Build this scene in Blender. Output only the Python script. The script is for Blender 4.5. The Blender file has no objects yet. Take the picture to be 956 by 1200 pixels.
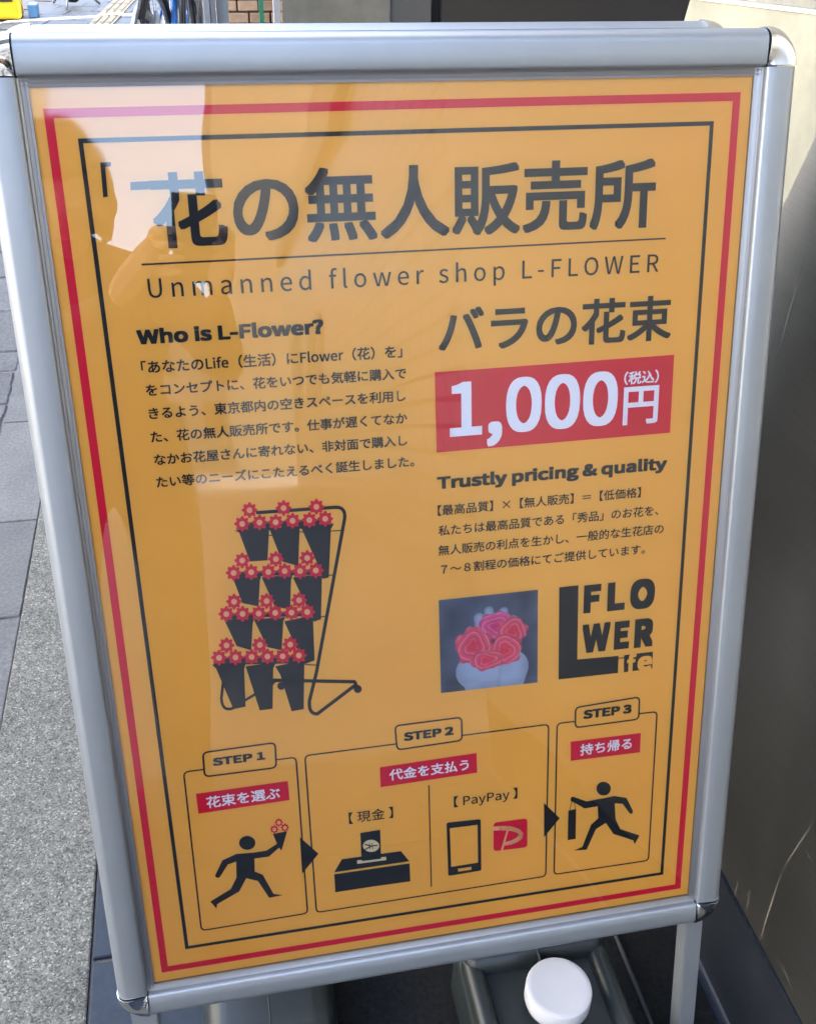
import bpy, bmesh, math, random, os
import numpy as np
from mathutils import Vector, Matrix

S = bpy.context.scene
COL = S.collection
R = math.radians
random.seed(7)

# ------------------------------------------------------------------ camera, sky, sun, exposure
CAM = Vector((-0.17054, -0.60412, 1.26413))
BX = Vector((0.98064668, -0.19428152, 0.02422341))      # camera right
BY = Vector((-0.08973468, -0.55597096, -0.82634374))    # camera down
BZ = Vector((0.17401083, 0.80817757, -0.56264487))      # camera forward
cd = bpy.data.cameras.new('camera')
cam = bpy.data.objects.new('camera', cd)
COL.objects.link(cam)
cam.matrix_world = Matrix.Translation(CAM) @ Matrix((BX, -BY, -BZ)).transposed().to_4x4()
cd.sensor_fit = 'HORIZONTAL'
cd.sensor_width = 36.0
cd.lens = 36.0 * 1190.0 / 956.0
cd.clip_start = 0.02
cd.clip_end = 500
S.camera = cam

SUN_EL, SUN_AZ = R(50), R(70)          # azimuth measured from +Y towards +X
w = bpy.data.worlds.new('World')
S.world = w
w.use_nodes = True
nt = w.node_tree
sky = nt.nodes.new('ShaderNodeTexSky')
sky.sky_type = 'NISHITA'
sky.sun_disc = False
sky.sun_elevation = SUN_EL
sky.sun_rotation = SUN_AZ
sky.air_density = 1.0
sky.dust_density = 4.5
sky.ozone_density = 1.0
bg = nt.nodes['Background']
bg.inputs['Strength'].default_value = 0.15
nt.links.new(sky.outputs[0], bg.inputs['Color'])

sd = bpy.data.lights.new('sun', 'SUN')
sd.energy = 4.6
sd.angle = R(0.5)
sd.color = (1.0, 0.95, 0.88)
sun = bpy.data.objects.new('sun', sd)
COL.objects.link(sun)
sdir = Vector((math.sin(SUN_AZ) * math.cos(SUN_EL), math.cos(SUN_AZ) * math.cos(SUN_EL), math.sin(SUN_EL)))
sun.rotation_euler = sdir.to_track_quat('Z', 'Y').to_euler()

S.view_settings.view_transform = 'Standard'
S.view_settings.look = 'None'
S.view_settings.exposure = 4.0
S.view_settings.gamma = 1.0
S.render.engine = 'CYCLES'

# ------------------------------------------------------------------ helpers
LEAN = R(15)
POST_Z = 0.30 / math.cos(LEAN)                           # sign-local z of the poster's lower visible edge
SIGN_ORG = Vector((0, -0.30 * math.tan(LEAN), 0))

def ray(u, v):
    return BX * ((u - 478) / 1190) + BY * ((v - 600) / 1190) + BZ

def at(u, v, n, d):
    """point of the plane n.p = d seen at photograph position u, v (used to measure the place)"""
    r = ray(u, v); n = Vector(n)
    return CAM + r * ((d - n.dot(CAM)) / n.dot(r))

_N = Vector((0, -math.cos(LEAN), math.sin(LEAN)))
_UP = Vector((0, math.sin(LEAN), math.cos(LEAN)))
def P(u, v):
    """poster coordinates (x, height above the poster's lower edge)"""
    q = at(u, v, _N, _N.dot(Vector((0, 0, .30))))
    return (q.x, (q - Vector((0, 0, .30))).dot(_UP))

def mat(name, col=(.5, .5, .5), rough=.6, metal=0.0, spec=.5, build=None):
    m = bpy.data.materials.new(name)
    m.use_nodes = True
    b = m.node_tree.nodes['Principled BSDF']
    b.inputs['Base Color'].default_value = (*col, 1)
    b.inputs['Roughness'].default_value = rough
    b.inputs['Metallic'].default_value = metal
    b.inputs['Specular IOR Level'].default_value = spec
    if build:
        build(m.node_tree, b)
    return m

def noise(nt, scale, detail=4, rough=.6, coord='Object', mscale=None, dist=0):
    tc = nt.nodes.new('ShaderNodeTexCoord')
    n = nt.nodes.new('ShaderNodeTexNoise')
    n.inputs['Scale'].default_value = scale
    n.inputs['Detail'].default_value = detail
    n.inputs['Roughness'].default_value = rough
    n.inputs['Distortion'].default_value = dist
    if mscale:
        mp = nt.nodes.new('ShaderNodeMapping')
        mp.inputs['Scale'].default_value = mscale
        nt.links.new(tc.outputs[coord], mp.inputs[0])
        nt.links.new(mp.outputs[0], n.inputs[0])
    else:
        nt.links.new(tc.outputs[coord], n.inputs[0])
    return n

def ramp(nt, src, stops):
    r = nt.nodes.new('ShaderNodeValToRGB')
    el = r.color_ramp.elements
    while len(el) < len(stops):
        el.new(.5)
    for e, (p, c) in zip(el, stops):
        e.position = p
        e.color = (*c, 1) if len(c) == 3 else c
    nt.links.new(src, r.inputs[0])
    return r

def bump(nt, b, src, strength=.3, dist=.002):
    bp = nt.nodes.new('ShaderNodeBump')
    bp.inputs['Strength'].default_value = strength
    bp.inputs['Distance'].default_value = dist
    nt.links.new(src, bp.inputs['Height'])
    nt.links.new(bp.outputs[0], b.inputs['Normal'])
    return bp

def speckle(c0, c1, scale, c2=None, bs=.3, bd=.001, big=None, rnd=0.0):
    """mottled stone: fine grains, broad stains and a small change from piece to piece"""
    def f(nt, b):
        n = noise(nt, scale, 6, .75)
        r = ramp(nt, n.outputs[0], [(.3, c0), (.5, tuple((x + y) / 2 for x, y in zip(c0, c1))), (.68, c1), (.8, c2 or c1)])
        out = r.outputs[0]
        n2 = noise(nt, big or scale / 25, 4, .6)
        m = nt.nodes.new('ShaderNodeMix'); m.data_type = 'RGBA'; m.blend_type = 'MULTIPLY'
        m.inputs[0].default_value = 1.0
        r2 = ramp(nt, n2.outputs[0], [(.3, (.78, .78, .79)), (.7, (1.12, 1.11, 1.1))])
        nt.links.new(out, m.inputs[6]); nt.links.new(r2.outputs[0], m.inputs[7])
        out = m.outputs[2]
        if rnd:
            oi = nt.nodes.new('ShaderNodeObjectInfo')
            mr = nt.nodes.new('ShaderNodeMapRange')
            mr.inputs[3].default_value = 1 - rnd; mr.inputs[4].default_value = 1 + rnd
            nt.links.new(oi.outputs['Random'], mr.inputs[0])
            m3 = nt.nodes.new('ShaderNodeMix'); m3.data_type = 'RGBA'; m3.blend_type = 'MULTIPLY'
            m3.inputs[0].default_value = 1.0
            cc = nt.nodes.new('ShaderNodeCombineColor')
            for k in range(3): nt.links.new(mr.outputs[0], cc.inputs[k])
            nt.links.new(out, m3.inputs[6]); nt.links.new(cc.outputs[0], m3.inputs[7])
            out = m3.outputs[2]
        nt.links.new(out, b.inputs['Base Color'])
        bump(nt, b, n.outputs[0], bs, bd)
    return f

def link(name, me, m=None, parent=None, smooth=False):
    o = bpy.data.objects.new(name, me)
    COL.objects.link(o)
    if m is not None:
        for k in (m if isinstance(m, (list, tuple)) else [m]):
            me.materials.append(k)
    if parent is not None:
        o.parent = parent
    if smooth:
        for p in me.polygons:
            p.use_smooth = True
    return o

def mesh(name, verts, faces, m=None, parent=None, smooth=False):
    me = bpy.data.meshes.new(name)
    me.from_pydata([tuple(v) for v in verts], [], faces)
    me.update()
    return link(name, me, m, parent, smooth)

def from_bm(name, bm, m=None, parent=None, smooth=False):
    me = bpy.data.meshes.new(name)
    bmesh.ops.recalc_face_normals(bm, faces=bm.faces)
    bm.to_mesh(me); bm.free()
    return link(name, me, m, parent, smooth)

def bbox(bm, x0, x1, y0, y1, z0, z1, bev=0.0, seg=2):
    b2 = bmesh.new()
    r = bmesh.ops.create_cube(b2, size=1)
    for v in b2.verts:
        v.co = Vector(((x0 + x1) / 2 + v.co.x * (x1 - x0), (y0 + y1) / 2 + v.co.y * (y1 - y0), (z0 + z1) / 2 + v.co.z * (z1 - z0)))
    if bev:
        bmesh.ops.bevel(b2, geom=b2.edges[:], offset=bev, segments=seg, affect='EDGES', profile=.5)
    me = bpy.data.meshes.new('t'); b2.to_mesh(me); b2.free()
    bm.from_mesh(me); bpy.data.meshes.remove(me)
    return bm

def box(name, x0, x1, y0, y1, z0, z1, m, parent=None, bev=0.0, seg=2, smooth=False):
    return from_bm(name, bbox(bmesh.new(), x0, x1, y0, y1, z0, z1, bev, seg), m, parent, smooth)

def tube(bm, pts, r, n=8, closed=False, cap=True):
    pts = [Vector(p) for p in pts]
    k = len(pts)
    rs = r if isinstance(r, (list, tuple)) else [r] * k
    rings = []
    up = None
    for i, p in enumerate(pts):
        a = pts[(i - 1) % k] if (closed or i > 0) else p
        c = pts[(i + 1) % k] if (closed or i < k - 1) else p
        t = (c - a).normalized()
        if up is None:
            up = t.orthogonal().normalized()
        s = t.cross(up)
        if s.length < 1e-6: s = t.orthogonal()
        s.normalize(); up = s.cross(t).normalized()
        rings.append([bm.verts.new(p + (s * math.cos(2 * math.pi * j / n) + up * math.sin(2 * math.pi * j / n)) * rs[i]) for j in range(n)])
    for i in range(k if closed else k - 1):
        A, B = rings[i], rings[(i + 1) % k]
        for j in range(n):
            bm.faces.new((A[j], A[(j + 1) % n], B[(j + 1) % n], B[j]))
    if cap and not closed:
        bm.faces.new(rings[0][::-1]); bm.faces.new(rings[-1])
    return bm

def lathe(bm, prof, n=32, c=(0, 0, 0), M=None):
    rings = []
    for (r, z) in prof:
        ring = []
        for j in range(n):
            a = 2 * math.pi * j / n
            q = Vector((r * math.cos(a), r * math.sin(a), z))
            if M: q = M @ q
            ring.append(bm.verts.new(q + Vector(c)))
        rings.append(ring)
    for A, B in zip(rings, rings[1:]):
        for j in range(n):
            bm.faces.new((A[j], A[(j + 1) % n], B[(j + 1) % n], B[j]))
    bm.faces.new(rings[0][::-1]); bm.faces.new(rings[-1])
    return bm

def thing(name, label, cat, loc=(0, 0, 0), rot=(0, 0, 0), group=None):
    o = bpy.data.objects.new(name, None)
    o.empty_display_size = .05
    COL.objects.link(o)
    o.location = loc; o.rotation_euler = rot
    return tag(o, label, cat, group)

def tag(o, label, cat, group=None):
    o['label'] = label; o['category'] = cat
    if group: o['group'] = group
    return o

def struct(o, label=None):
    o['kind'] = 'structure'
    if label: o['label'] = label
    return o

def copy_tree(o, parent=None):
    c = o.copy(); COL.objects.link(c); c.parent = parent
    for ch in [x for x in bpy.data.objects if x.parent == o]:
        copy_tree(ch, c)
    return c

# ------------------------------------------------------------------ materials
M_gran = mat('granite_kerb', rough=.85, build=speckle((.060, .060, .055), (.25, .247, .232), 115, (.50, .495, .47), .6, .003, 5, .06))
def _gran(nt, b):
    tc = nt.nodes.new('ShaderNodeTexCoord')
    vo = nt.nodes.new('ShaderNodeTexVoronoi'); vo.inputs['Scale'].default_value = 420
    nt.links.new(tc.outputs['Object'], vo.inputs['Vector'])
    sp = nt.nodes.new('ShaderNodeSeparateColor'); nt.links.new(vo.outputs['Color'], sp.inputs[0])
    g1 = ramp(nt, sp.outputs[0], [(0, (.035, .035, .032)), (.25, (.072, .072, .066)), (.6, (.105, .104, .096)), (.9, (.136, .132, .118)), (1, (.235, .228, .205))])
    n = noise(nt, 60, 5, .7); n2 = noise(nt, 6, 4, .6)
    r1 = ramp(nt, n.outputs[0], [(.3, (.70, .70, .69)), (.7, (1.25, 1.25, 1.23))])
    r2 = ramp(nt, n2.outputs[0], [(.3, (.80, .785, .73)), (.7, (1.16, 1.13, 1.03))])
    out = g1.outputs[0]
    for r_ in (r1, r2):
        m = nt.nodes.new('ShaderNodeMix'); m.data_type = 'RGBA'; m.blend_type = 'MULTIPLY'; m.inputs[0].default_value = 1
        nt.links.new(out, m.inputs[6]); nt.links.new(r_.outputs[0], m.inputs[7]); out = m.outputs[2]
    nt.links.new(out, b.inputs['Base Color'])
    bump(nt, b, n.outputs[0], .5, .0015)
M_gran = mat('granite_kerb', rough=.85, spec=.25, build=_gran)
M_slab = mat('grey_slab', rough=.8, build=speckle((.040, .039, .036), (.110, .107, .098), 150, (.22, .215, .20), .4, .0015, 6, .12))
M_rough = mat('rough_paver', rough=.9, build=speckle((.035, .036, .037), (.105, .106, .104), 90, (.16, .16, .155), .8, .004, 8, .15))
M_floor = mat('blue_floor_tile', rough=.62, spec=.22, build=speckle((.012, .018, .027), (.022, .030, .042), 60, (.034, .042, .055), .15, .0006, 3, .08))
M_joint = mat('mortar', (.22, .20, .185), .95, build=speckle((.05, .048, .045), (.16, .15, .14), 220, (.26, .25, .24), .5, .001))
M_far = mat('far_paver', rough=.75, build=speckle((.058, .065, .071), (.086, .092, .097), 60, (.115, .12, .125), .2, .001, 2, .10))
M_tact = mat('tactile_yellow', rough=.7, build=speckle((.16, .125, .06), (.22, .175, .085), 90, (.26, .21, .12), .3, .001))
M_skirt = mat('dark_granite', rough=.5, spec=.14, build=speckle((.006, .007, .009), (.025, .03, .038), 330, (.10, .115, .13), .1, .0003, 8))
M_black = mat('black_plastic', (.012, .012, .013), .4)
M_white = mat('white_plastic', (.40, .40, .41), .32, spec=.4)

def brushed(c, r0, r1, sc):
    def f(nt, b):
        n = noise(nt, 6, 6, .65, mscale=sc)
        rr = nt.nodes.new('ShaderNodeMapRange'); rr.inputs[3].default_value = r0; rr.inputs[4].default_value = r1
        nt.links.new(n.outputs[0], rr.inputs[0]); nt.links.new(rr.outputs[0], b.inputs['Roughness'])
        cr = ramp(nt, n.outputs[0], [(.3, tuple(x * .88 for x in c)), (.7, c)])
        nt.links.new(cr.outputs[0], b.inputs['Base Color'])
        bump(nt, b, n.outputs[0], .12, .0004)
    return f
M_alu = mat('satin_aluminium', metal=.75, spec=.4, build=brushed((.275, .297, .318), .42, .50, (1, 1, 1)))
M_lip = mat('bright_aluminium', (.27, .27, .28), .34, metal=.85)
M_chrome = mat('chrome', (.55, .56, .57), .07, metal=1)
M_steel = mat('scratched_steel', metal=1.0, build=brushed((.42, .405, .365), .26, .44, (10, 1.2, 60)))
M_beige = mat('beige_panel', rough=.55, build=speckle((.27, .255, .185), (.32, .305, .225), 40, (.35, .33, .25), .25, .0015, 6))
M_olive = mat('olive_ledge', rough=.6, build=speckle((.17, .165, .13), (.24, .23, .19), 60, (.3, .29, .24), .2, .001))
M_glassy = mat('dark_bronze_panel', (.055, .05, .043), .18, metal=.3)
M_stone = mat('polished_stone', (.20, .19, .16), .12, metal=.4, build=speckle((.17, .16, .13), (.25, .24, .20), 12, (.28, .27, .23), .05, .001))
M_backp = mat('sign_back_board', (.012, .012, .013), .6)
M_tank = mat('dark_grey_polyethylene', rough=.36, spec=.35, build=speckle((.014, .018, .018), (.020, .025, .025), 25, (.032, .037, .036), .15, .0008, 4))

ORANGE = (.70, .36, .088)
def _poster(nt, b):
    n = noise(nt, 5, 3, .5)
    r = ramp(nt, n.outputs[0], [(.3, (.86, .425, .066)), (.7, (.90, .465, .085))])
    nt.links.new(r.outputs[0], b.inputs['Base Color'])
M_post = mat('orange_print', ORANGE, .5, spec=.2, build=_poster)
M_ink = mat('black_ink', (.012, .013, .016), .5, spec=.2)
M_red = mat('red_ink', (.66, .004, .038), .5, spec=.2)
M_red2 = mat('crimson_ink', (.66, .008, .038), .5, spec=.2)
M_wink = mat('white_ink', (.84, .85, .90), .5, spec=.2)
M_pale = mat('pale_orange_ink', (.86, .42, .20), .5, spec=.2)
M_cream = mat('cream_ink', (.80, .62, .38), .5, spec=.2)

# ------------------------------------------------------------------ the ground
G = -0.012
ground = struct(mesh('ground', [(-60, -60, G), (60, -60, G), (60, 60, G), (-60, 60, G)], [(0, 1, 2, 3)]))
def _ground(nt, b):
    tc = nt.nodes.new('ShaderNodeTexCoord')
    mp = nt.nodes.new('ShaderNodeMapping'); mp.inputs['Rotation'].default_value = (0, 0, R(-14))
    br = nt.nodes.new('ShaderNodeTexBrick')
    br.inputs['Color1'].default_value = (.085, .087, .09, 1); br.inputs['Color2'].default_value = (.11, .112, .115, 1)
    br.inputs['Mortar'].default_value = (.10, .10, .10, 1)
    br.inputs['Scale'].default_value = 1.0; br.inputs['Brick Width'].default_value = .3
    br.inputs['Row Height'].default_value = .22; br.inputs['Mortar Size'].default_value = .004
    nt.links.new(tc.outputs['Object'], mp.inputs[0]); nt.links.new(mp.outputs[0], br.inputs[0])
    n = noise(nt, 40, 5, .7)
    m = nt.nodes.new('ShaderNodeMix'); m.data_type = 'RGBA'; m.blend_type = 'MULTIPLY'; m.inputs[0].default_value = 1
    r = ramp(nt, n.outputs[0], [(.3, (.75, .75, .75)), (.7, (1.15, 1.15, 1.15))])
    nt.links.new(br.outputs[0], m.inputs[6]); nt.links.new(r.outputs[0], m.inputs[7])
    nt.links.new(m.outputs[2], b.inputs['Base Color'])
ground.data.materials.append(mat('street_paving', rough=.8, build=_ground))

def slab(x0, x1, y0, y1, z0, z1, m, parent, name, jit=0.0, bev=.003, rag=0.0, shared=[None]):
    bm = bmesh.new()
    n = 8 if rag else 1
    loop = []
    cs = [(x0, y0), (x1, y0), (x1, y1), (x0, y1)]
    for i in range(4):
        a, c = Vector(cs[i]), Vector(cs[(i + 1) % 4])
        for k in range(n):
            q = a.lerp(c, k / n)
            loop.append((q.x + random.uniform(-rag, rag), q.y + random.uniform(-rag, rag)))
    dz = random.uniform(-jit, jit)
    tx, ty = random.uniform(-jit, jit), random.uniform(-jit, jit)
    cx, cy = (x0 + x1) / 2, (y0 + y1) / 2
    f = bm.faces.new([bm.verts.new((x, y, z0)) for x, y in loop])
    top = [bm.verts.new((x, y, z1 - bev)) for x, y in loop]
    ins = [bm.verts.new((x + (cx - x) * bev / max(.02, abs(cx - x) + .001) , y + (cy - y) * bev / max(.02, abs(cy - y) + .001), z1 + dz + tx * (x - cx) / max(.1, x1 - x0) + ty * (y - cy) / max(.1, y1 - y0))) for x, y in loop]
    L = len(loop); bot = f.verts[:]
    for i in range(L):
        j = (i + 1) % L
        bm.faces.new((bot[i], bot[j], top[j], top[i])); bm.faces.new((top[i], top[j], ins[j], ins[i]))
    bm.faces.new(ins)
    return from_bm(name, bm, m, parent)

# mortar bed, granite strip, slabs, rough pavers, blue floor tiles (left to right)
bed = struct(mesh('paving_bed', [(-1.35, -1.6, -.006), (-.405, -1.6, -.006), (-.405, 3.4, -.006), (-1.35, 3.4, -.006)], [(0, 1, 2, 3)], M_joint))
gy = [-1.5, -.62, .36 - .02, 1.30, 2.20, 3.1]
for y0, y1 in ((-1.5, -.6), (-.6, 1.42), (1.42, 2.4), (2.4, 3.3)):
    slab(-.573, -.4045, y0 + .002, y1 - .002, -.03, 0, M_gran, bed, 'kerb_stone', .0006, .002, .0008)
sy = [-1.5, -1.0, -.5, -.05, .30, .62, .985, 1.312, 1.76, 1.90, 2.35, 2.8, 3.3]
for y0, y1 in zip(sy, sy[1:]):
    slab(-.698, -.5745, y0 + .0008, y1 - .0008, -.03, -.001, M_slab, bed, 'paving_slab', .0012, .002, .0008)
for x0, x1 in ((-.93, -.703), (-1.2, -.935)):
    y = -1.5
    ys = [-1.5, -1.2, -.9, -.6, -.3, 0, .3, .6, .9, 1.2, 1.5, 1.70, 1.865, 2.056, 2.183, 2.48, 2.76, 3.0, 3.3]
    off = 0 if x0 > -1 else .09
    for y0, y1 in zip(ys, ys[1:]):
        slab(x0, x1, y0 + .004 + off, y1 - .004 + off, -.03, -.002, M_rough, bed, 'rough_paver', .003, .005, .003)

fbed = struct(mesh('floor_bed', [(-.402, -1.6, -.007), (6, -1.6, -.007), (6, 1.2, -.007), (-.402, 1.2, -.007)], [(0, 1, 2, 3)], M_joint))
xs = [-.402, -.102, .198, .498]
ys = [-1.5635, -1.2635, -.9635, -.6635, -.3635, -.0635, .237, .537, .837, 1.137]
for x0, x1 in zip(xs, xs[1:]):
    for y0, y1 in zip(ys, ys[1:]):
        slab(x0 + .002, x1 - .002, y0 + .004, y1 - .004, -.03, 0, M_floor, fbed, 'floor_tile', .0003, .0015)

# distant pavement: real pavers where the photograph shows them, rotated with the street
far = struct(mesh('distant_paving', [(-1.7, -.2, 0), (1.9, -.2, 0), (1.9, 2.1, 0), (-1.7, 2.1, 0)], [(0, 1, 2, 3)], M_joint))
far.location = (0, 7.35, -.008); far.rotation_euler = (0, 0, R(-14))
TW, TH = .30, .22
for j in range(9):
    for i in range(11):
        x0 = -1.66 + i * TW + (TW / 2 if j % 2 else 0); y0 = -.16 + j * TH
        if x0 < .16 < x0 + TW + .30 : pass
        if -.10 - TW < x0 < .20 and False: pass
        slab(x0 + .003, x0 + TW - .003, y0 + .003, y0 + TH - .003, -.01, .008, M_far, far, 'paver', .0012, .002)
tp = struct(thing('tactile_path', 'x', 'x'))
del tp['label']; del tp['category']
_a, _b = at(121, 26, (0, 0, 1), 0), at(144, 2, (0, 0, 1), 0)
_d = (_b - _a).normalized(); _a = _a - _d * .35
tp.location = (_a.x, _a.y, .001); tp.rotation_euler = (0, 0, -math.atan2(_d.x, _d.y))
for k in range(6):
    box('tactile_tile', -.085, .085, k * .3 + .002, k * .3 + .298, 0, .006, M_tact, tp)
    for b_ in range(3):
        bm = bmesh.new(); bbox(bm, -.072 + b_ * .052, -.040 + b_ * .052, k * .3 + .015, k * .3 + .285, .0062, .0115, .002, 1)
        from_bm('ridge', bm, M_tact, tp)

# ------------------------------------------------------------------ the A-frame sign
sign = thing('pavement_sign', 'silver aluminium A-frame snap sign with orange flower shop poster under clear film', 'sign', SIGN_ORG, (0, 0, 0))
front = None
def SL(x, z, n=0.0):
    """sign frame (x across, z up the poster from its lower edge, n towards the viewer) -> local coordinates of the sign"""
    q = Vector((0, 0, .30)) - SIGN_ORG + _UP * z + _N * n
    return Vector((x, q.y, q.z))
HW, PH = .287, .8290        # half width and height of the visible poster

PROF = [(-.0075, -.001), (-.0075, .0028), (-.0056, .0032), (-.0052, .0025), (-.0024, .0034), (-.0020, .0027), (-.0002, .0036), (0, .0080), (.0006, .0092), (.002, .0100), (.010, .0104), (.0185, .0106), (.0212, .0102), (.0240, .0086), (.0265, .0058), (.0282, .0022), (.0287, -.001), (.0287, -.013), (-.0075, -.013)]
LIPN = 8
IN = .0045                   # gap between the visible poster's edge and the rail body
def rail(pa, pb, inner, nm, parent, prof=PROF, fn=SL):
    """extrude the profile from pa to pb (x,z); inner = direction (x,z) that points outwards from the poster"""
    bm = bmesh.new()
    A = [bm.verts.new(fn(pa[0] + inner[0] * w_, pa[1] + inner[1] * w_, n_)) for w_, n_ in prof]
    B = [bm.verts.new(fn(pb[0] + inner[0] * w_, pb[1] + inner[1] * w_, n_)) for w_, n_ in prof]
    k = len(prof)
    for i in range(k):
        j = (i + 1) % k
        bm.faces.new((A[i], A[j], B[j], B[i]))
    bm.faces.new(A); bm.faces.new(B[::-1])
    o = from_bm(nm, bm, M_alu, parent)
    o.data.materials.append(M_lip)
    for p in o.data.polygons:
        c = sum((o.data.vertices[i].co for i in p.vertices), Vector()) / len(p.vertices)
        d = (c - fn(0, 0, 0)); zz = d.dot(_UP); xx = c.x
        ww = (xx - pa[0]) * inner[0] + (zz - pa[1]) * inner[1]
        if ww < -.0003 and len(p.vertices) == 4 and fn is SL: p.material_index = 1
    for p in o.data.polygons:
        p.use_smooth = len(p.vertices) == 4
    md = o.modifiers.new('w', 'EDGE_SPLIT'); md.split_angle = R(38)
    return o

X, Z0, Z1 = HW + IN, -IN, PH + IN
g = .0012
rail((-X + g, Z1), (X - g, Z1), (0, 1), 'top_rail', sign)
rail((-X + g, Z0), (X - g, Z0), (0, -1), 'bottom_rail', sign)
rail((-X, Z0 + g), (-X, Z1 - g), (-1, 0), 'side_rail', sign)
rail((X, Z0 + g), (X, Z1 - g), (1, 0), 'side_rail', sign)

def corner(cx, cz, sx, sz, fn, m, parent):
    bm = bmesh.new()
    # chrome quarter: a low dome that falls off to a thin rim
    prof = [(0.0, .0075), (.002, .0098), (.006, .0106), (.012, .0120), (.018, .0128), (.0225, .0116), (.026, .0086), (.0286, .0045), (.0298, -.001), (.0298, -.008), (.0275, -.0135), (0.0, -.0135)]
    N = 16
    rings = []
    for i in range(N + 1):
        a = (math.pi / 2) * i / N
        # slightly squared quarter
        kx = math.cos(a); kz = math.sin(a)
        sq = 1.0 + .045 * math.sin(2 * a)
        rings.append([bm.verts.new(fn(cx + sx * (kx * w_ * sq), cz + sz * (kz * w_ * sq), n_ - .0035 * math.sin(2 * a) * (w_ / .03) ** 2 * (1 if n_ > 0 else 0))) for w_, n_ in prof])
    for A, B in zip(rings, rings[1:]):
        for i in range(len(prof) - 1):
            try: bm.faces.new((A[i], A[i + 1], B[i + 1], B[i]))
            except Exception: pass
    bm.faces.new(rings[0]); bm.faces.new(rings[-1][::-1])
    bmesh.ops.remove_doubles(bm, verts=bm.verts[:], dist=1e-6)
    o = from_bm('corner_cap', bm, m, parent, True)
    md = o.modifiers.new('w', 'EDGE_SPLIT'); md.split_angle = R(50)
    return o
for sx in (-1, 1):
    for cz, sz in ((Z0, -1), (Z1, 1)):
        c = corner(sx * X, cz, sx, sz, SL, M_chrome, sign)

# legs behind the front frame, in its plane
def SLr(x, z, n=0.0):
    """rear half: the same frame mirrored, hinged at the top"""
    p = SL(x, z, n)
    ytop = SL(0, Z1 + .03, 0).y
    return Vector((p.x, 2 * (ytop + .055) - p.y, p.z - .012))
def leg(x0, x1, n0, n1, fn):
    bm = bmesh.new()
    zb = -.2955 / math.cos(LEAN)
    V = []
    for z in (zb, PH + .01):
        V.append([bm.verts.new(fn(x, z, n)) for x, n in ((x0, n0), (x1, n0), (x1, n1), (x0, n1))])
    for i in range(4):
        j = (i + 1) % 4
        bm.faces.new((V[0][i], V[0][j], V[1][j], V[1][i]))
    bm.faces.new(V[0]); bm.faces.new(V[1][::-1])
    bmesh.ops.bevel(bm, geom=bm.edges[:], offset=.0012, segments=2, affect='EDGES')
    return bm
for x0, x1, fn in ((.2935, .3135, SL), (-.3135, -.2875, SL), (.2935, .3135, SLr), (-.3135, -.2935, SLr)):
    l = from_bm('leg', leg(x0, x1, -.0138, -.036, fn), M_alu, sign)
    bm = bmesh.new()
    c = fn((x0 + x1) / 2, -.300 / math.cos(LEAN), -.025)
    bbox(bm, c.x - .014, c.x + .014, c.y - .017, c.y + .017, .0005, .012, .003, 2)
    from_bm('foot', bm, M_black, l)

# rear half
rp = [(w_, n_) for w_, n_ in PROF]
for a, b_, d, nm in (((-X, Z1), (X, Z1), (0, 1), 'rear_top_rail'), ((-X, Z0), (X, Z0), (0, -1), 'rear_bottom_rail'), ((-X, Z0), (-X, Z1), (-1, 0), 'rear_side_rail'), ((X, Z0), (X, Z1), (1, 0), 'rear_side_rail')):
    rail(a, b_, d, nm, sign, rp, SLr)
for sx in (-1, 1):
    for cz, sz in ((Z0, -1), (Z1, 1)):
        corner(sx * X, cz, sx, sz, SLr, M_chrome, sign)
def board(name, fn, n0, n1, m, parent, e=.006):
    bm = bmesh.new()
    vs = [[bm.verts.new(fn(x, z, n)) for x, z in ((-HW - e, -e), (HW + e, -e), (HW + e, PH + e), (-HW - e, PH + e))] for n in (n0, n1)]
    for i in range(4):
        j = (i + 1) % 4
        bm.faces.new((vs[0][i], vs[0][j], vs[1][j], vs[1][i]))
    bm.faces.new(vs[0]); bm.faces.new(vs[1][::-1])
    return from_bm(name, bm, m, parent)
board('back_board', SL, -.0125, -.0025, M_backp, sign)
board('rear_board', SLr, -.0125, -.0025, M_backp, sign)
# hinge plates joining the two halves
for x in (-.22, .22):
    a = SL(x, Z1 + .01, -.012); b_ = SLr(x, Z1 + .01, -.012)
    bm = bmesh.new(); bbox(bm, x - .02, x + .02, a.y - .004, b_.y + .004, a.z - .03, a.z - .002, .001, 1)
    from_bm('hinge', bm, M_alu, sign)
# spreader bars low down between the legs
for x in (-.2835, .2835):
    a = SL(x, -.02, -.025); b_ = SLr(x, -.02, -.025)
    bm = bmesh.new(); tube(bm, [a, b_], .003, 8)
    from_bm('spreader_bar', bm, M_backp, sign)

# ------------------------------------------------------------------ the printed poster
def flat(name, polys, m, lift, parent, holes=False):
    """polygons in poster coordinates [(x,z)...] laid lift metres above the sheet; polys may be (material index, points)"""
    vs, fs, mi = [], [], []
    for p in polys:
        k = 0
        if isinstance(p[0], int): k, p = p
        b0 = len(vs); vs += [SL(x, z, lift) for x, z in p]
        fs.append(tuple(range(b0, b0 + len(p)))); mi.append(k)
    o = mesh(name, vs, fs, m, parent)
    for p, k in zip(o.data.polygons, mi): p.material_index = k
    bm = bmesh.new(); bm.from_mesh(o.data)
    bmesh.ops.triangulate(bm, faces=[f for f in bm.faces if len(f.verts) > 4])
    bm.to_mesh(o.data); bm.free()
    return o

poster = flat('poster', [[(-HW - .004, -.004), (HW + .004, -.004), (HW + .004, PH + .004), (-HW - .004, PH + .004)]], M_post, 0, sign)
L1, L2, L3 = .00025, .00050, .00075

def px(*pts): return [P(u, v) for u, v in pts]

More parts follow.
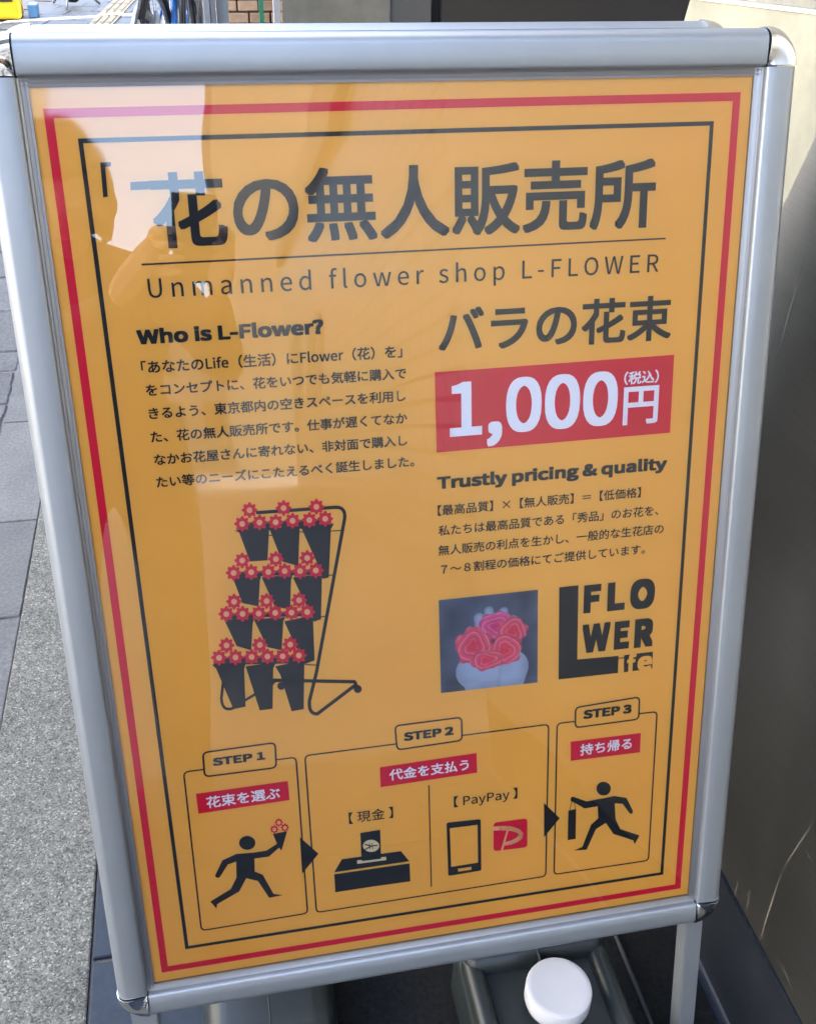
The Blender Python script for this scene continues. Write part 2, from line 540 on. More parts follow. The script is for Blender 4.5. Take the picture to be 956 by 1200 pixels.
def ring(poly_out, t):
    """frame strips of thickness t inside a 4-corner polygon"""
    o = [Vector(p) for p in poly_out]
    n = len(o); ins = []
    for i in range(n):
        a, b_, c = o[i - 1], o[i], o[(i + 1) % n]
        d1 = (b_ - a).normalized(); d2 = (c - b_).normalized()
        n1 = Vector((-d1.y, d1.x)); n2 = Vector((-d2.y, d2.x))
        k = (n1 + n2) / (1 + n1.dot(n2))
        ins.append(b_ + k * t)
    return [[tuple(o[i]), tuple(o[(i + 1) % n]), tuple(ins[(i + 1) % n]), tuple(ins[i])] for i in range(n)]

def rounded(c4, r, seg=6):
    """round the corners of a 4-gon given counter-clockwise in poster coordinates"""
    o = [Vector(p) for p in c4]; out = []
    for i in range(4):
        a, b_, c = o[i - 1], o[i], o[(i + 1) % 4]
        p0 = b_ + (a - b_).normalized() * r; p1 = b_ + (c - b_).normalized() * r
        for k in range(seg + 1):
            t = k / seg
            out.append(tuple(p0 * (1 - t) ** 2 + b_ * 2 * t * (1 - t) + p1 * t * t))
    return out

def box4(tl, tr, br, bl):
    return px(bl, br, tr, tl)      # counter-clockwise

flat('red_border', ring([(-.2758, .0135), (.2752, .0120), (.2745, .8140), (-.2762, .8118)], .0066), M_red, L1, poster)
flat('black_border', ring([(-.2505, .0375), (.2538, .0343), (.2524, .7922), (-.2545, .7909)], .0034), M_ink, L1, poster)

FONTDIR = os.path.join(bpy.utils.resource_path('LOCAL'), 'datafiles', 'fonts')
def font(fn):
    try: return bpy.data.fonts.load(os.path.join(FONTDIR, fn))
    except Exception: return None
F_CJK = font('Noto Sans CJK Regular.woff2')

def glyphs(s, fnt, bold, space=1.0, res=4):
    c = bpy.data.curves.new('t', 'FONT')
    c.body = s
    if fnt: c.font = fnt
    c.size = 20; c.space_character = space; c.resolution_u = res
    o = bpy.data.objects.new('t', c); COL.objects.link(o)
    dg = bpy.context.evaluated_depsgraph_get(); dg.update()
    me = bpy.data.meshes.new_from_object(o.evaluated_get(dg), depsgraph=dg)
    bpy.data.objects.remove(o); bpy.data.curves.remove(c)
    n = len(me.vertices); co = np.empty(n * 3); me.vertices.foreach_get('co', co); co = co.reshape(-1, 3) * (1 / .35 if fnt else 1) / 20
    return me, co

def text(s, left, right, fnt='c', bold=.012, m=None, top=None, bottom=None, mid=None, lift=L2, solve=False, res=3, name='text_line'):
    """place a line of print: left and right are points on its ends; top/bottom fix the ink height,
    otherwise the scale is uniform and the height of the em centre is taken from the ends"""
    F = F_CJK
    x0, za = P(*left); x1, zb = P(*right)
    W = x1 - x0
    me, co = glyphs(s, F, bold, 1.0, res)
    if solve and top:
        z1, z0 = P(*top)[1], P(*bottom)[1]
        target = W / (z1 - z0)
        h = co[:, 1].max() - co[:, 1].min(); wd = lambda c: c[:, 0].max() - c[:, 0].min()
        me2, c2 = glyphs(s, F, bold, 1.2, res)
        sl = (wd(c2) - wd(co)) / .2
        sp = 1 + (target * h - wd(co)) / sl
        bpy.data.meshes.remove(me); bpy.data.meshes.remove(me2)
        me, co = glyphs(s, F, bold, sp, res)
    sx = W / (co[:, 0].max() - co[:, 0].min())
    if top:
        z1, z0 = P(*top)[1], P(*bottom)[1]
        sz = (z1 - z0) / (co[:, 1].max() - co[:, 1].min())
        oz = z0 - co[:, 1].min() * sz
    else:
        sz = sx
        c = .38 if mid is None else mid
        oz = (za + zb) / 2 - c * sz
    ox = x0 - co[:, 0].min() * sx
    # bold faces: the same outlines printed several times, each shifted a hair (strokes swell evenly)
    nf = [tuple(p.vertices) for p in me.polygons]; bpy.data.meshes.remove(me)
    k = 0 if bold <= 0 else (4 if bold < .008 else 8 if bold < .02 else 12)
    sh = [(0, 0)] + [(bold * math.cos(2 * math.pi * i / k + .4), bold * math.sin(2 * math.pi * i / k + .4)) for i in range(k)]
    if bold >= .018:   # heavy faces swell square so that stroke ends stay crisp
        sh = [(0, 0)] + [(bold * i / 2, bold * j / 2) for i in (-2, -1, 0, 1, 2) for j in (-2, -1, 0, 1, 2) if max(abs(i), abs(j)) == 2 and (bold > .04 or i % 2 == j % 2 == 0)]
    if k:          # keep the fitted ink box
        bx, bz = bold * sx, bold * sz
        w_, h_ = co[:, 0].max() * sx - co[:, 0].min() * sx, co[:, 1].max() * sz - co[:, 1].min() * sz
        fx, fz = (w_ - 2 * bx) / w_, (h_ - 2 * bz) / h_
        ox = ox + co[:, 0].min() * sx * (1 - fx) + bx; sx *= fx
        oz = oz + co[:, 1].min() * sz * (1 - fz) + bz; sz *= fz
    vs, fs = [], []
    o0 = np.array(SL(0, 0, 0)); up = np.array(_UP); nn = np.array(_N)
    for i, (dx, dz) in enumerate(sh):
        n0 = len(co) * i
        X_ = ox + (co[:, 0] + dx) * sx; Z_ = oz + (co[:, 1] + dz) * sz
        vs.append(o0 + X_[:, None] * np.array([1, 0, 0]) + Z_[:, None] * up + (lift + .000012 * i) * nn)
        fs += [tuple(v + n0 for v in f) for f in nf]
    me = bpy.data.meshes.new(name)
    me.from_pydata(np.concatenate(vs).tolist(), [], fs); me.update()
    return link(name, me, m or M_ink, poster)

def zc(x0, y0, k):
    return lambda u, v: (x0 + u / k, y0 + v / k)
A1 = zc(80, 130, 2.731); A2 = zc(400, 130, 2.39)
# title
text('花の無人販売所', (179.5, 262), (769, 200), bold=.020, top=(765, 184), bottom=(204, 291), res=5)
flat('title_stroke', [px((153, 213), (153, 222.5), (182, 221), (182, 211.5)), px((117.5, 190), (121, 231), (126.3, 230), (123.4, 195), (130, 194.3), (130, 189.6))], M_ink, L2, poster)
flat('title_rule', [px((166, 310.8), (779.5, 280), (779.5, 278.2), (166, 308.6))], M_ink, L2, poster)
text('Unmanned flower shop L-FLOWER', A1(255, 567), A2(888, 422), 'i', .004, top=(620, 302.6), bottom=(580, 334.5), solve=True)
# left column
B = zc(150, 340, 2.731)
text('Who is L-Flower?', B(27, 142), B(625, 118), 'i', .048, top=B(350, 105), bottom=B(350, 156), solve=False)
for s, l, r in (('「あなたのLife（生活）にFlower（花）を」', (42, 247), (877, 195)),
                ('をコンセプトに、花をいつでも気軽に購入で', (57, 318), (890, 267)),
                ('きるよう、東京都内の空きスペースを利用し', (66, 392), (888, 339)),
                ('た、花の無人販売所です。仕事が遅くてなか', (72, 467), (893, 411)),
                ('なかお花屋さんに寄れない、非対面で購入し', (83, 540), (893, 482)),
                ('たい等のニーズにこたえるべく誕生しました。', (90, 611), (915, 550))):
    text(s, B(*l), B(*r), bold=.019)
# right column
C = zc(490, 330, 2.656)
text('バラの花束', C(62, 152), C(788, 112), bold=.020, res=5)
flat('price_panel', [px(C(51, 282), C(57, 532), C(783, 470), C(796, 227))], M_red2, L1, poster)
text('1,000', C(97, 410), C(620, 365), bold=.026, m=M_wink, top=C(360, 293), bottom=C(235, 512), res=6, name='price_text')
text('円', C(637, 390), C(746, 385), bold=.02, m=M_wink, top=C(690, 325), bottom=C(690, 443), res=5, name='price_text')
text('（税込）', C(640, 300), C(748, 294), bold=.02, m=M_wink, name='price_text')
D = zc(490, 520, 2.656)
text('Trustly pricing & quality', D(58, 120), D(773, 62), 'i', .048, top=D(410, 70), bottom=D(410, 122))
for s, l, r in (('【最高品質】×【無人販売】＝【低価格】', (60, 206), (692, 152)),
                ('私たちは最高品質である「秀品」のお花を、', (62, 268), (747, 209)),
                ('無人販売の利点を生かし、一般的な生花店の', (62, 330), (763, 266)),
                ('７～８割程の価格にてご提供しています。', (70, 386), (705, 332))):
    text(s, D(*l), D(*r), bold=.013)

# photograph of roses in a hand, printed on the poster: a fine grid of print colours
def rose_print():
    N = 150
    c4 = [Vector(P(*zc(505, 685, 7.08)(*q))) for q in ((62, 130), (885, 42), (882, 812), (82, 900))]
    tl, tr, br, bl = c4
    V = []; Cc = []
    rng = np.random.RandomState(3)
    noi = rng.rand(12, 12)
    def vn(x, y, f):
        x *= f; y *= f; i, j = int(x) % 11, int(y) % 11; a, b_ = x - int(x), y - int(y)
        a = a * a * (3 - 2 * a); b_ = b_ * b_ * (3 - 2 * b_)
        return (noi[i, j] * (1 - a) + noi[i + 1, j] * a) * (1 - b_) + (noi[i, j + 1] * (1 - a) + noi[i + 1, j + 1] * a) * b_
    roses = [(.575, .335, .185, .15, 1), (.74, .41, .15, .15, 2), (.34, .52, .185, .20, 3), (.66, .605, .175, .165, 4), (.47, .69, .17, .11, 5)]
    def cap(x, y, ax, ay, bx, by, r):
        dx, dy = bx - ax, by - ay
        t = max(0, min(1, ((x - ax) * dx + (y - ay) * dy) / (dx * dx + dy * dy)))
        return math.hypot(x - ax - dx * t, y - ay - dy * t) / r
    for j in range(N + 1):
        for i in range(N + 1):
            x, y = i / N, j / N
            p = tl.lerp(tr, x).lerp(bl.lerp(br, x), y)
            V.append(SL(p.x, p.y, L2))
            n1 = vn(x + .1, y, 4); n2 = vn(x, y + .3, 9)
            b_ = .045 + .13 * n1 * n1 + .03 * n2
            if x > .86: b_ += .10 * (x - .86) / .14 * vn(x, y, 5)
            c = [b_ * .80, b_ * .95, b_ * 1.45]
            # fingers
            for (ax, ay, bx, by, r) in ((.40, .23, .43, .45, .056), (.50, .17, .52, .40, .052), (.65, .19, .62, .40, .050), (.75, .28, .72, .45, .042)):
                d = cap(x, y, ax, ay, bx, by, r)
                if d < 1:
                    s = .42 * (1 - .55 * d * d) + .03 * n2
                    c = [s * .82, s * .93, s * 1.22]
            # palm
            dp = math.hypot((x - .53) / .375, (y - .80) / .26) ** 2
            edge = 0.165 + .06 * max(0, (y - .65)) < x < .92 - .25 * max(0, y - .8)
            if dp < 1 or (y > .8 and edge and abs(x - .55) < .36 - .3 * (y - .8)):
                s = .50 - .20 * min(1, dp) + .10 * (n2 - .5) - .05 * math.exp(-((x - .60 - .15 * (.9 - y)) / .02) ** 2) + .05 * math.sin(x * 9)
                c = [s * .80, s * .92, s * 1.22]
            best = None
            for (cx, cy, rx, ry, k) in roses:
                dx, dy = (x - cx) / rx, (y - cy) / ry
                a = math.atan2(dy, dx); r = math.hypot(dx, dy)
                rr = 1 + .07 * math.sin(5 * a + k) + .05 * math.sin(9 * a + 2 * k)
                if r < rr:
                    ph = r * 3.0 + a / (2 * math.pi) * (1 if k % 2 else -1) + .55 * vn(x + k, y, 6) + .25 * math.sin(3 * a + k)
                    fr = ph - math.floor(ph)
                    edge_ = math.exp(-((fr - .93) / .07) ** 2)
                    s = .42 + .42 * fr + .10 * (vn(x, y + k, 11) - .5)
                    ctr = math.exp(-(r / .45) ** 2)
                    dk = .75 if r > rr - .10 else 1
                    best = [(.78 * s + .18 * edge_ * (1 - ctr) + .14) * dk + .05, (.03 + .11 * s * (1 - ctr) + .16 * edge_ * (1 - ctr)) * dk, (.07 + .16 * s * (1 - ctr) + .17 * edge_ * (1 - ctr)) * dk]
                    if k == 1: best[2] += .09; best[0] -= .03
            if best: c = best
            Cc.append(c)
    F = []
    for j in range(N):
        for i in range(N):
            a = j * (N + 1) + i
            F.append((a, a + N + 1, a + N + 2, a + 1))
    m = mat('photo_print', rough=.5, spec=.2)
    vc = m.node_tree.nodes.new('ShaderNodeVertexColor'); vc.layer_name = 'print'
    m.node_tree.links.new(vc.outputs[0], m.node_tree.nodes['Principled BSDF'].inputs['Base Color'])
    o = mesh('rose_photo', V, F, m, poster)
    at_ = o.data.color_attributes.new('print', 'FLOAT_COLOR', 'POINT')
    arr = np.array([(*c, 1) for c in Cc]).ravel().astype('f'); at_.data.foreach_set('color', arr)
rose_print()

# logo: big L and FLO / WER / ife
E_ = zc(640, 670, 6.829)
flat('logo_block', [px(E_(103, 125), E_(97, 863), E_(247, 703), E_(257, 108)), px(E_(97, 863), E_(572, 810), E_(577, 673), E_(247, 703)),
                    px(E_(577, 690), E_(577, 697), E_(622, 692), E_(622, 684)),
                    px(E_(622, 668), E_(617, 805), E_(847, 775), E_(852, 640))], M_ink, L1, poster)
for ch, l, r, t, b_ in (('F', (290, 220), (447, 115), (370, 98), (365, 330)), ('L', (480, 200), (633, 275), (556, 78), (556, 313)), ('O', (665, 190), (872, 160), (770, 52), (770, 300)),
                        ('W', (288, 430), (515, 405), (400, 410), (400, 643)), ('E', (535, 510), (670, 490), (600, 390), (600, 622)), ('R', (698, 500), (853, 595), (775, 370), (775, 606))):
    text(ch, E_(*l), E_(*r), 'i', .07 if ch not in 'W' else .055, top=E_(*t), bottom=E_(*b_), res=6, name='logo_letter')
for ch, l, r, t, b_ in (('f', (640, 730), (722, 712), (690, 653), (680, 804)), ('e', (726, 735), (848, 730), (790, 671), (790, 792))):
    text(ch, E_(*l), E_(*r), 'i', .05, M_post, top=E_(*t), bottom=E_(*b_), lift=L2, res=6, name='logo_letter')
flat('logo_letter', [px(E_(580, 703), E_(580, 812), E_(619, 808), E_(619, 699))], M_post, L2, poster)

# flower rack picture
Q = zc(220, 570, 3.983)
def disc(c, r, n=24, z=Q, ry=None):
    return px(*[z(c[0] + r * math.cos(2 * math.pi * k / n), c[1] - (ry or r) * math.sin(2 * math.pi * k / n)) for k in range(n)])
def petals(c, r, z=Q, lobes=8, amp=.14, n=48):
    return px(*[z(c[0] + r * (1 - amp + amp * math.cos(lobes * 2 * math.pi * k / n)) * math.cos(2 * math.pi * k / n), c[1] - r * (1 - amp + amp * math.cos(lobes * 2 * math.pi * k / n)) * math.sin(2 * math.pi * k / n)) for k in range(n)])
def stroke(pts, w_, z):
    """a band of constant width along a polyline, as quads plus round joints"""
    out = []
    for a, b_ in zip(pts, pts[1:]):
        a, b_ = Vector(a), Vector(b_); d = (b_ - a).normalized(); n = Vector((-d.y, d.x)) * w_ / 2
        out.append(px(z(*(a + n)), z(*(b_ + n)), z(*(b_ - n)), z(*(a - n))))
    for p in pts:
        out.append(disc(p, w_ / 2, 12, z))
    return out
def arcpts(p0, p1, p2, n=6):
    return [tuple((Vector(p0) * (1 - t) ** 2 + Vector(p1) * 2 * t * (1 - t) + Vector(p2) * t * t)) for t in [k / n for k in range(n + 1)]]
rack = []
rack += stroke([(325, 122), (690, 97)] + arcpts((690, 97), (738, 95), (732, 150)) + [(600, 870), (568, 1000)] + arcpts((568, 1000), (562, 1065), (605, 1062)) + [(785, 925), (778, 912), (400, 905), (395, 920)], 16, Q)
rack += stroke([(395, 912), (425, 905)], 14, Q)
rack += stroke([(315, 970), (265, 1000)], 12, Q)
rack += stroke([(165, 915), (157, 990)] + arcpts((157, 990), (160, 1055), (212, 1035)), 13, Q)
rack += [disc((793, 946), 19), disc((436, 932), 18)]
for a, b_ in (((378, 228), (395, 228)), ((668, 208), (716, 205)), ((518, 212), (540, 212)), ((655, 414), (676, 414)), ((618, 610), (640, 606)), ((548, 832), (600, 834))):
    rack += stroke([a, b_], 5, Q)
cups = [[(216, 205), (240, 215), (290, 350), (372, 345), (380, 200)], [(380, 196), (440, 350), (516, 372), (522, 200), (528, 182)], [(527, 188), (600, 350), (630, 432), (658, 425), (668, 200), (682, 172)],
        [(205, 415), (255, 545), (330, 560), (337, 440), (345, 410)], [(345, 425), (405, 560), (478, 575), (482, 440), (490, 410)], [(490, 425), (560, 570), (588, 632), (622, 620), (626, 430), (632, 405)],
        [(165, 612), (228, 745), (296, 765), (303, 640), (312, 610)], [(308, 620), (370, 750), (438, 765), (446, 630), (455, 610)], [(450, 630), (505, 750), (545, 830), (592, 812), (585, 630), (592, 600)],
        [(112, 832), (132, 850), (213, 1040), (270, 1028), (263, 850), (275, 815)], [(270, 840), (336, 1046), (396, 1038), (399, 850), (412, 820)], [(408, 840), (432, 880), (484, 1050), (541, 1040), (544, 830), (550, 810)]]
rack += [px(*[Q(*p) for p in c]) for c in cups]
rack += [px(*[Q(*p) for p in c]) for c in ([(235, 170), (235, 212), (670, 190), (670, 150)], [(195, 400), (205, 420), (630, 412), (610, 385)], [(160, 595), (165, 615), (592, 605), (575, 580)], [(128, 800), (120, 835), (548, 825), (530, 790)])]
flat('rack_picture', rack, M_ink, L1, poster)
fl = [(288, 110), (254, 174), (335, 167), (410, 166), (447, 100), (489, 159), (600, 94), (567, 156), (641, 150),
      (254, 345), (214, 403), (296, 399), (376, 398), (411, 338), (452, 394), (524, 394), (557, 333), (597, 391),
      (216, 537), (180, 595), (256, 594), (331, 592), (368, 534), (408, 589), (484, 588), (519, 530), (557, 585),
      (181, 741), (146, 799), (223, 797), (298, 795), (336, 739), (372, 793), (443, 792), (478, 737), (518, 788)]
for c in fl:
    o = flat('flower_print', [petals(c, 38)], M_red, L2, poster)
    me2 = flat('flower_centre', [disc(c, 13.5, 16)], M_pale, L3, o)

# step panels
K = zc(190, 840, 2.9875); T = zc(490, 800, 2.8118)
def panel(tl, tr, br, bl, r, t, lift=L1, name='step_panel', hole=None):
    c4 = box4(tl, tr, br, bl)
    out = rounded(c4, r)
    flat(name, ring(out, t), M_ink, lift, poster)
TH_ = .0015
panel(K(72, 192), K(471, 139), K(512, 690), K(135, 752), .006, TH_)
panel((356.2, 885), T(432, 135), T(422, 640), (370, 1070.5), .006, TH_)
panel(T(455, 133), T(789, 93), T(760, 588), T(445, 635), .006, TH_)
for tl, tr, br, bl in ((K(139, 123), K(398, 87), K(403, 180), K(146, 213)), ((461.5, 849.8), T(145, 111), T(147, 192), (464.3, 879.8)), (T(515, 80), T(731, 44), T(728, 122), T(514, 151))):
    c4 = box4(tl, tr, br, bl)
    flat('step_tab', [rounded(c4, .006)], M_post, L1 + .0001, poster)
    flat('step_tab_outline', ring(rounded(c4, .006), .0017), M_ink, L2, poster)
text('STEP 1', K(177, 160), K(360, 135), 'i', .055, top=K(268, 132), bottom=K(268, 161), lift=L3)
text('STEP 2', (472.8, 864), T(116, 158), 'i', .055, top=(502, 854.5), bottom=(502, 864.8), lift=L3)
text('STEP 3', T(543, 103), T(702, 88), 'i', .055, top=T(622, 80), bottom=T(622, 110), lift=L3)
for tl, tr, br, bl in ((K(118, 270), K(440, 225), K(446, 292), K(127, 340)), ((445, 899.4), T(192, 232), T(194, 297), (446, 922.7)), (T(502, 195), T(733, 166), T(730, 230), T(502, 258))):
    flat('red_tag', [box4(tl, tr, br, bl)], M_red, L1, poster)
text('花束を選ぶ', K(155, 300), K(412, 266), bold=.018, m=M_wink, name='tag_text')
text('代金を支払う', (456, 909), T(166, 268), bold=.018, m=M_wink, name='tag_text')
text('持ち帰る', T(533, 219), T(703, 202), bold=.018, m=M_wink, name='tag_text')
text('【 現金 】', K(653, 355), K(808, 335), bold=.004)
text('【 PayPay 】', T(117, 391), T(326, 369), bold=.008, top=T(222, 360), bottom=T(222, 402))
flat('divider', [px((501.7, 920.3), (504.6, 1039.5), (506, 1039.3), (503.1, 920.1))], M_ink, L1, poster)
flat('arrow_print', [px(K(482, 422), K(490, 550), K(547, 480))], M_ink, L1, poster)
flat('arrow_print', [px(T(414, 397), T(414, 510), T(466, 447))], M_ink, L1, poster)

H = zc(240, 950, 8.69)
def man(head, rx, ry, body, z, extra=(), reds=()):
    polys = [disc(head, rx, 28, z, ry), px(*[z(*p) for p in body])] + [px(*[z(*p) for p in e]) for e in extra]
    return flat('pictogram', polys, M_ink, L1, poster)
man((432, 330), 83, 71, [(178, 508), (320, 443), (500, 428), (625, 410), (740, 335), (760, 375), (652, 470), (505, 490), (508, 622), (590, 655), (700, 850), (795, 862), (655, 890), (540, 718), (422, 690), (350, 825), (125, 955), (120, 1000), (55, 928), (265, 800), (322, 685), (320, 520), (235, 550), (158, 670), (145, 684), (125, 686), (108, 675), (106, 658)], H,
    [[(693, 238), (838, 210), (780, 412), (752, 372), (735, 340)]])
for c in ((753, 120), (707, 190), (815, 172)):
    o = flat('flower_print', [petals(c, 43, H)], M_red, L2, poster)
    flat('flower_centre', [disc(c, 20, 16, H)], M_pale, L3, o)
J = zc(655, 905, 8.69)
man((452, 168), 74, 70, [(118, 262), (128, 253), (145, 251), (280, 298), (470, 262), (565, 243), (685, 262), (752, 395), (750, 412), (735, 427), (715, 418), (645, 322), (565, 318), (575, 480), (622, 580), (818, 645), (768, 735), (755, 695), (552, 630), (475, 518), (375, 580), (280, 790), (150, 800), (235, 762), (325, 535), (397, 470), (392, 348), (258, 370), (150, 308), (125, 300), (115, 285)], J,
    [[(93, 393), (172, 375), (168, 680), (87, 692)]])
flat('bag_strings', stroke([(127, 298), (107, 390)], 6, J) + stroke([(152, 300), (168, 378)], 6, J), M_ink, L1, poster)
# cash box and note
Y = zc(380, 960, 8.69)
flat('cash_box_print', [px(*[Y(*p) for p in q]) for q in ([(100, 543), (178, 410), (780, 327), (865, 430)], [(100, 563), (868, 452), (875, 635), (500, 687), (112, 747)])], M_ink, L1, poster)
flat('cash_slot_print', [px(*[Y(*p) for p in q]) for q in ([(333, 420), (627, 382), (630, 416), (335, 455)],)], M_cream, L2, poster)
flat('bank_note_print', [px(*[Y(*p) for p in q]) for q in ([(365, 140), (567, 108), (577, 403), (380, 426)],)], M_ink, L2 + .0001, poster)
flat('note_circle', [disc((475, 270), 83, 28, Y, 62)], M_cream, L3, poster)
flat('yen_mark', stroke([(412, 253), (475, 271), (537, 263)], 11, Y) + stroke([(415, 306), (475, 271)], 11, Y) + stroke([(458, 243), (462, 300)], 7, Y) + stroke([(485, 241), (489, 298)], 7, Y), M_ink, .0010, poster)
# telephone and payment mark
U = zc(515, 920, 8.69)
flat('phone_print', [rounded(box4(U(70, 385), U(418, 348), U(425, 872), U(88, 928)), .0022)], M_ink, L1, poster)
flat('phone_screen', [box4(U(103, 440), U(385, 405), U(390, 790), U(117, 833)), box4(U(185, 852), U(323, 833), U(323, 862), U(188, 882))], M_post, L2, poster)
flat('payment_mark', [rounded(box4(U(548, 385), U(893, 340), U(893, 635), U(548, 676)), .0042)], M_red, L1, poster)
pm = stroke([(545, 444), (690, 436)] + arcpts((690, 436), (830, 440), (830, 505), 8) + arcpts((830, 505), (820, 590), (660, 597), 8), 1, U)
band = [(545, 444, 42), (620, 439, 44), (690, 440, 46), (750, 450, 44), (800, 468, 42), (828, 495, 40), (820, 530, 42), (780, 562, 42), (730, 585, 38), (660, 600, 34)]
pp = []
for (x0, y0, w0), (x1, y1, w1) in zip(band, band[1:]):
    d = Vector((x1 - x0, y1 - y0)).normalized(); n = Vector((-d.y, d.x))
    pp.append(px(U(x0 + n.x * w0 / 2, y0 + n.y * w0 / 2), U(x1 + n.x * w1 / 2, y1 + n.y * w1 / 2), U(x1 - n.x * w1 / 2, y1 - n.y * w1 / 2), U(x0 - n.x * w0 / 2, y0 - n.y * w0 / 2)))
    pp.append(disc((x1, y1), w1 / 2, 12, U))
pp.append(px(U(682, 460), U(618, 678), U(640, 678), U(700, 460)))
flat('payment_letter', pp, M_pale, L2, poster)

# clear film over the poster, gently buckled, its edge tucked under the rails
def film():
    nx, nz = 60, 84
    from mathutils import noise as mn
    V, F = [], []
    for j in range(nz + 1):
        for i in range(nx + 1):
            x = (-HW - .004) + (2 * HW + .008) * i / nx; z = -.004 + (PH + .008) * j / nz
            e = min(1, min(i, nx - i) / 3, min(j, nz - j) / 3)
            d = .00055 * mn.noise(Vector((x * 5.5, z * 3.2, 1.3))) + .00022 * mn.noise(Vector((x * 16, z * 9, 5)))
            V.append(SL(x, z, .0020 + d * e + .0003 * (1 - e)))
    for j in range(nz):
        for i in range(nx):
            a = j * (nx + 1) + i
            F.append((a, a + 1, a + nx + 2, a + nx + 1))
    m = bpy.data.materials.new('clear_film'); m.use_nodes = True
    nt = m.node_tree; nt.nodes.clear()
    out = nt.nodes.new('ShaderNodeOutputMaterial')
    mix = nt.nodes.new('ShaderNodeMixShader'); tr = nt.nodes.new('ShaderNodeBsdfTransparent'); gl = nt.nodes.new('ShaderNodeBsdfGlossy')
    fr = nt.nodes.new('ShaderNodeFresnel'); fr.inputs[0].default_value = 1.5
    mu = nt.nodes.new('ShaderNodeMath'); mu.operation = 'MULTIPLY'; mu.inputs[1].default_value = 2.15; mu.use_clamp = True
    n_ = noise(nt, 7, 5, .7)
    mr = nt.nodes.new('ShaderNodeMapRange'); mr.inputs[1].default_value = .45; mr.inputs[2].default_value = .75; mr.inputs[3].default_value = .012; mr.inputs[4].default_value = .09
    nt.links.new(n_.outputs[0], mr.inputs[0]); nt.links.new(mr.outputs[0], gl.inputs['Roughness'])
    tr.inputs[0].default_value = (.985, .985, .98, 1)
    nt.links.new(fr.outputs[0], mu.inputs[0]); nt.links.new(mu.outputs[0], mix.inputs[0])
    nt.links.new(tr.outputs[0], mix.inputs[1]); nt.links.new(gl.outputs[0], mix.inputs[2]); nt.links.new(mix.outputs[0], out.inputs[0])
    mesh('film', V, F, m, sign, True)
film()

# ------------------------------------------------------------------ water-filled weights under the sign
def tank(name, label, x0, x1, y0, y1, h, capc):
    t = thing(name, label, 'water weight', ((x0 + x1) / 2, (y0 + y1) / 2, 0), group='water weights under the sign')
    a, b_ = (x1 - x0) / 2, (y1 - y0) / 2
    bm = bmesh.new(); bbox(bm, -a, a, -b_, b_, .001, h - .022, .024, 5)
    # raised shoulder ridge along the back and sides
    body = from_bm('tank_body', bm, M_tank, t, True)
    if not capc:
        bm = bmesh.new(); bbox(bm, -a + .004, a - .004, -b_ + .004, b_ - .004, h - .06, h, .028, 6)
        from_bm('tank_top', bm, M_tank, t, True)
        bm = bmesh.new(); bbox(bm, -.0008, .0008, -b_ - .0006, b_ + .0006, .02, h + .0006, .0004, 1)
        from_bm('mould_seam', bm, M_tank, t)
        return t
    bm = bmesh.new(); bbox(bm, -a + .006, a - .006, b_ - .060, b_ - .006, h - .06, h, .018, 5)
    from_bm('tank_ridge', bm, M_tank, t, True)
    bm = bmesh.new(); bbox(bm, -a + .004, -a + .030, -b_ + .01, b_ - .03, h - .06, h - .010, .012, 4)
    from_bm('tank_side_ridge', bm, M_tank, t, True)
    bm = bmesh.new(); bbox(bm, a - .030, a - .004, -b_ + .01, b_ - .03, h - .06, h - .010, .012, 4)
    from_bm('tank_side_ridge', bm, M_tank, t, True)
    bm = bmesh.new(); bbox(bm, -.0008, .0008, -b_ - .0006, b_ + .0006, .02, h + .0004, .0004, 1)
    from_bm('mould_seam', bm, M_tank, t)
    if capc:
        bm = bmesh.new()
        cx, cy = capc
        lathe(bm, [(.033, h - .03), (.033, h + .006)], 32, (cx, cy, 0)); from_bm('tank_neck', bm, M_tank, t, True)
        bm = bmesh.new()
        pr = [(.030, h - .004), (.0375, h - .004), (.0385, h - .001), (.0385, h + .018), (.0375, h + .0205), (.035, h + .0218), (.031, h + .0214), (.0, h + .0214)][:-1]
        lathe(bm, pr, 48, (cx, cy, 0)); c = from_bm('cap', bm, M_white, t, True)
        md = c.modifiers.new('e', 'EDGE_SPLIT'); md.split_angle = R(40)
    return t
q1 = at(655, 1158, (0, 0, 1), .152)
tx, ty = q1.x, q1.y
tank('water_weight', 'dark grey plastic water tank with a round white screw cap', tx - .10, tx + .09, ty - .16, ty + .115, .132, (.005, .0225))
tank('water_weight', 'dark grey plastic water tank without visible cap near the left leg', -.255, -.095, .02, .24, .10, None)
bm = bmesh.new(); bbox(bm, -.245, .386, -.35, .95, .0005, .006, .002, 2)  # dark sheet: the shade inside the A-frame put into its colour
tag(from_bm('floor_shade', bm, mat('shade_black', rough=.95, spec=.1, build=speckle((.006, .006, .006), (.018, .018, .017), 140, (.035, .035, .033), 1, .003)), None), 'rough dark sheet standing in for the shade under the sign', 'painted shade')
# thin dark rod lying on the floor beside the tank and light edging along the skirting
bm = bmesh.new(); tube(bm, [(.298, -.25, .0096), (.298, .45, .0096)], .0032, 8)
tag(from_bm('floor_rod', bm, mat('dull_rod', (.035, .037, .036), .6, spec=.2), None, True), 'thin dark rod lying on the floor right of the capped tank', 'rod')

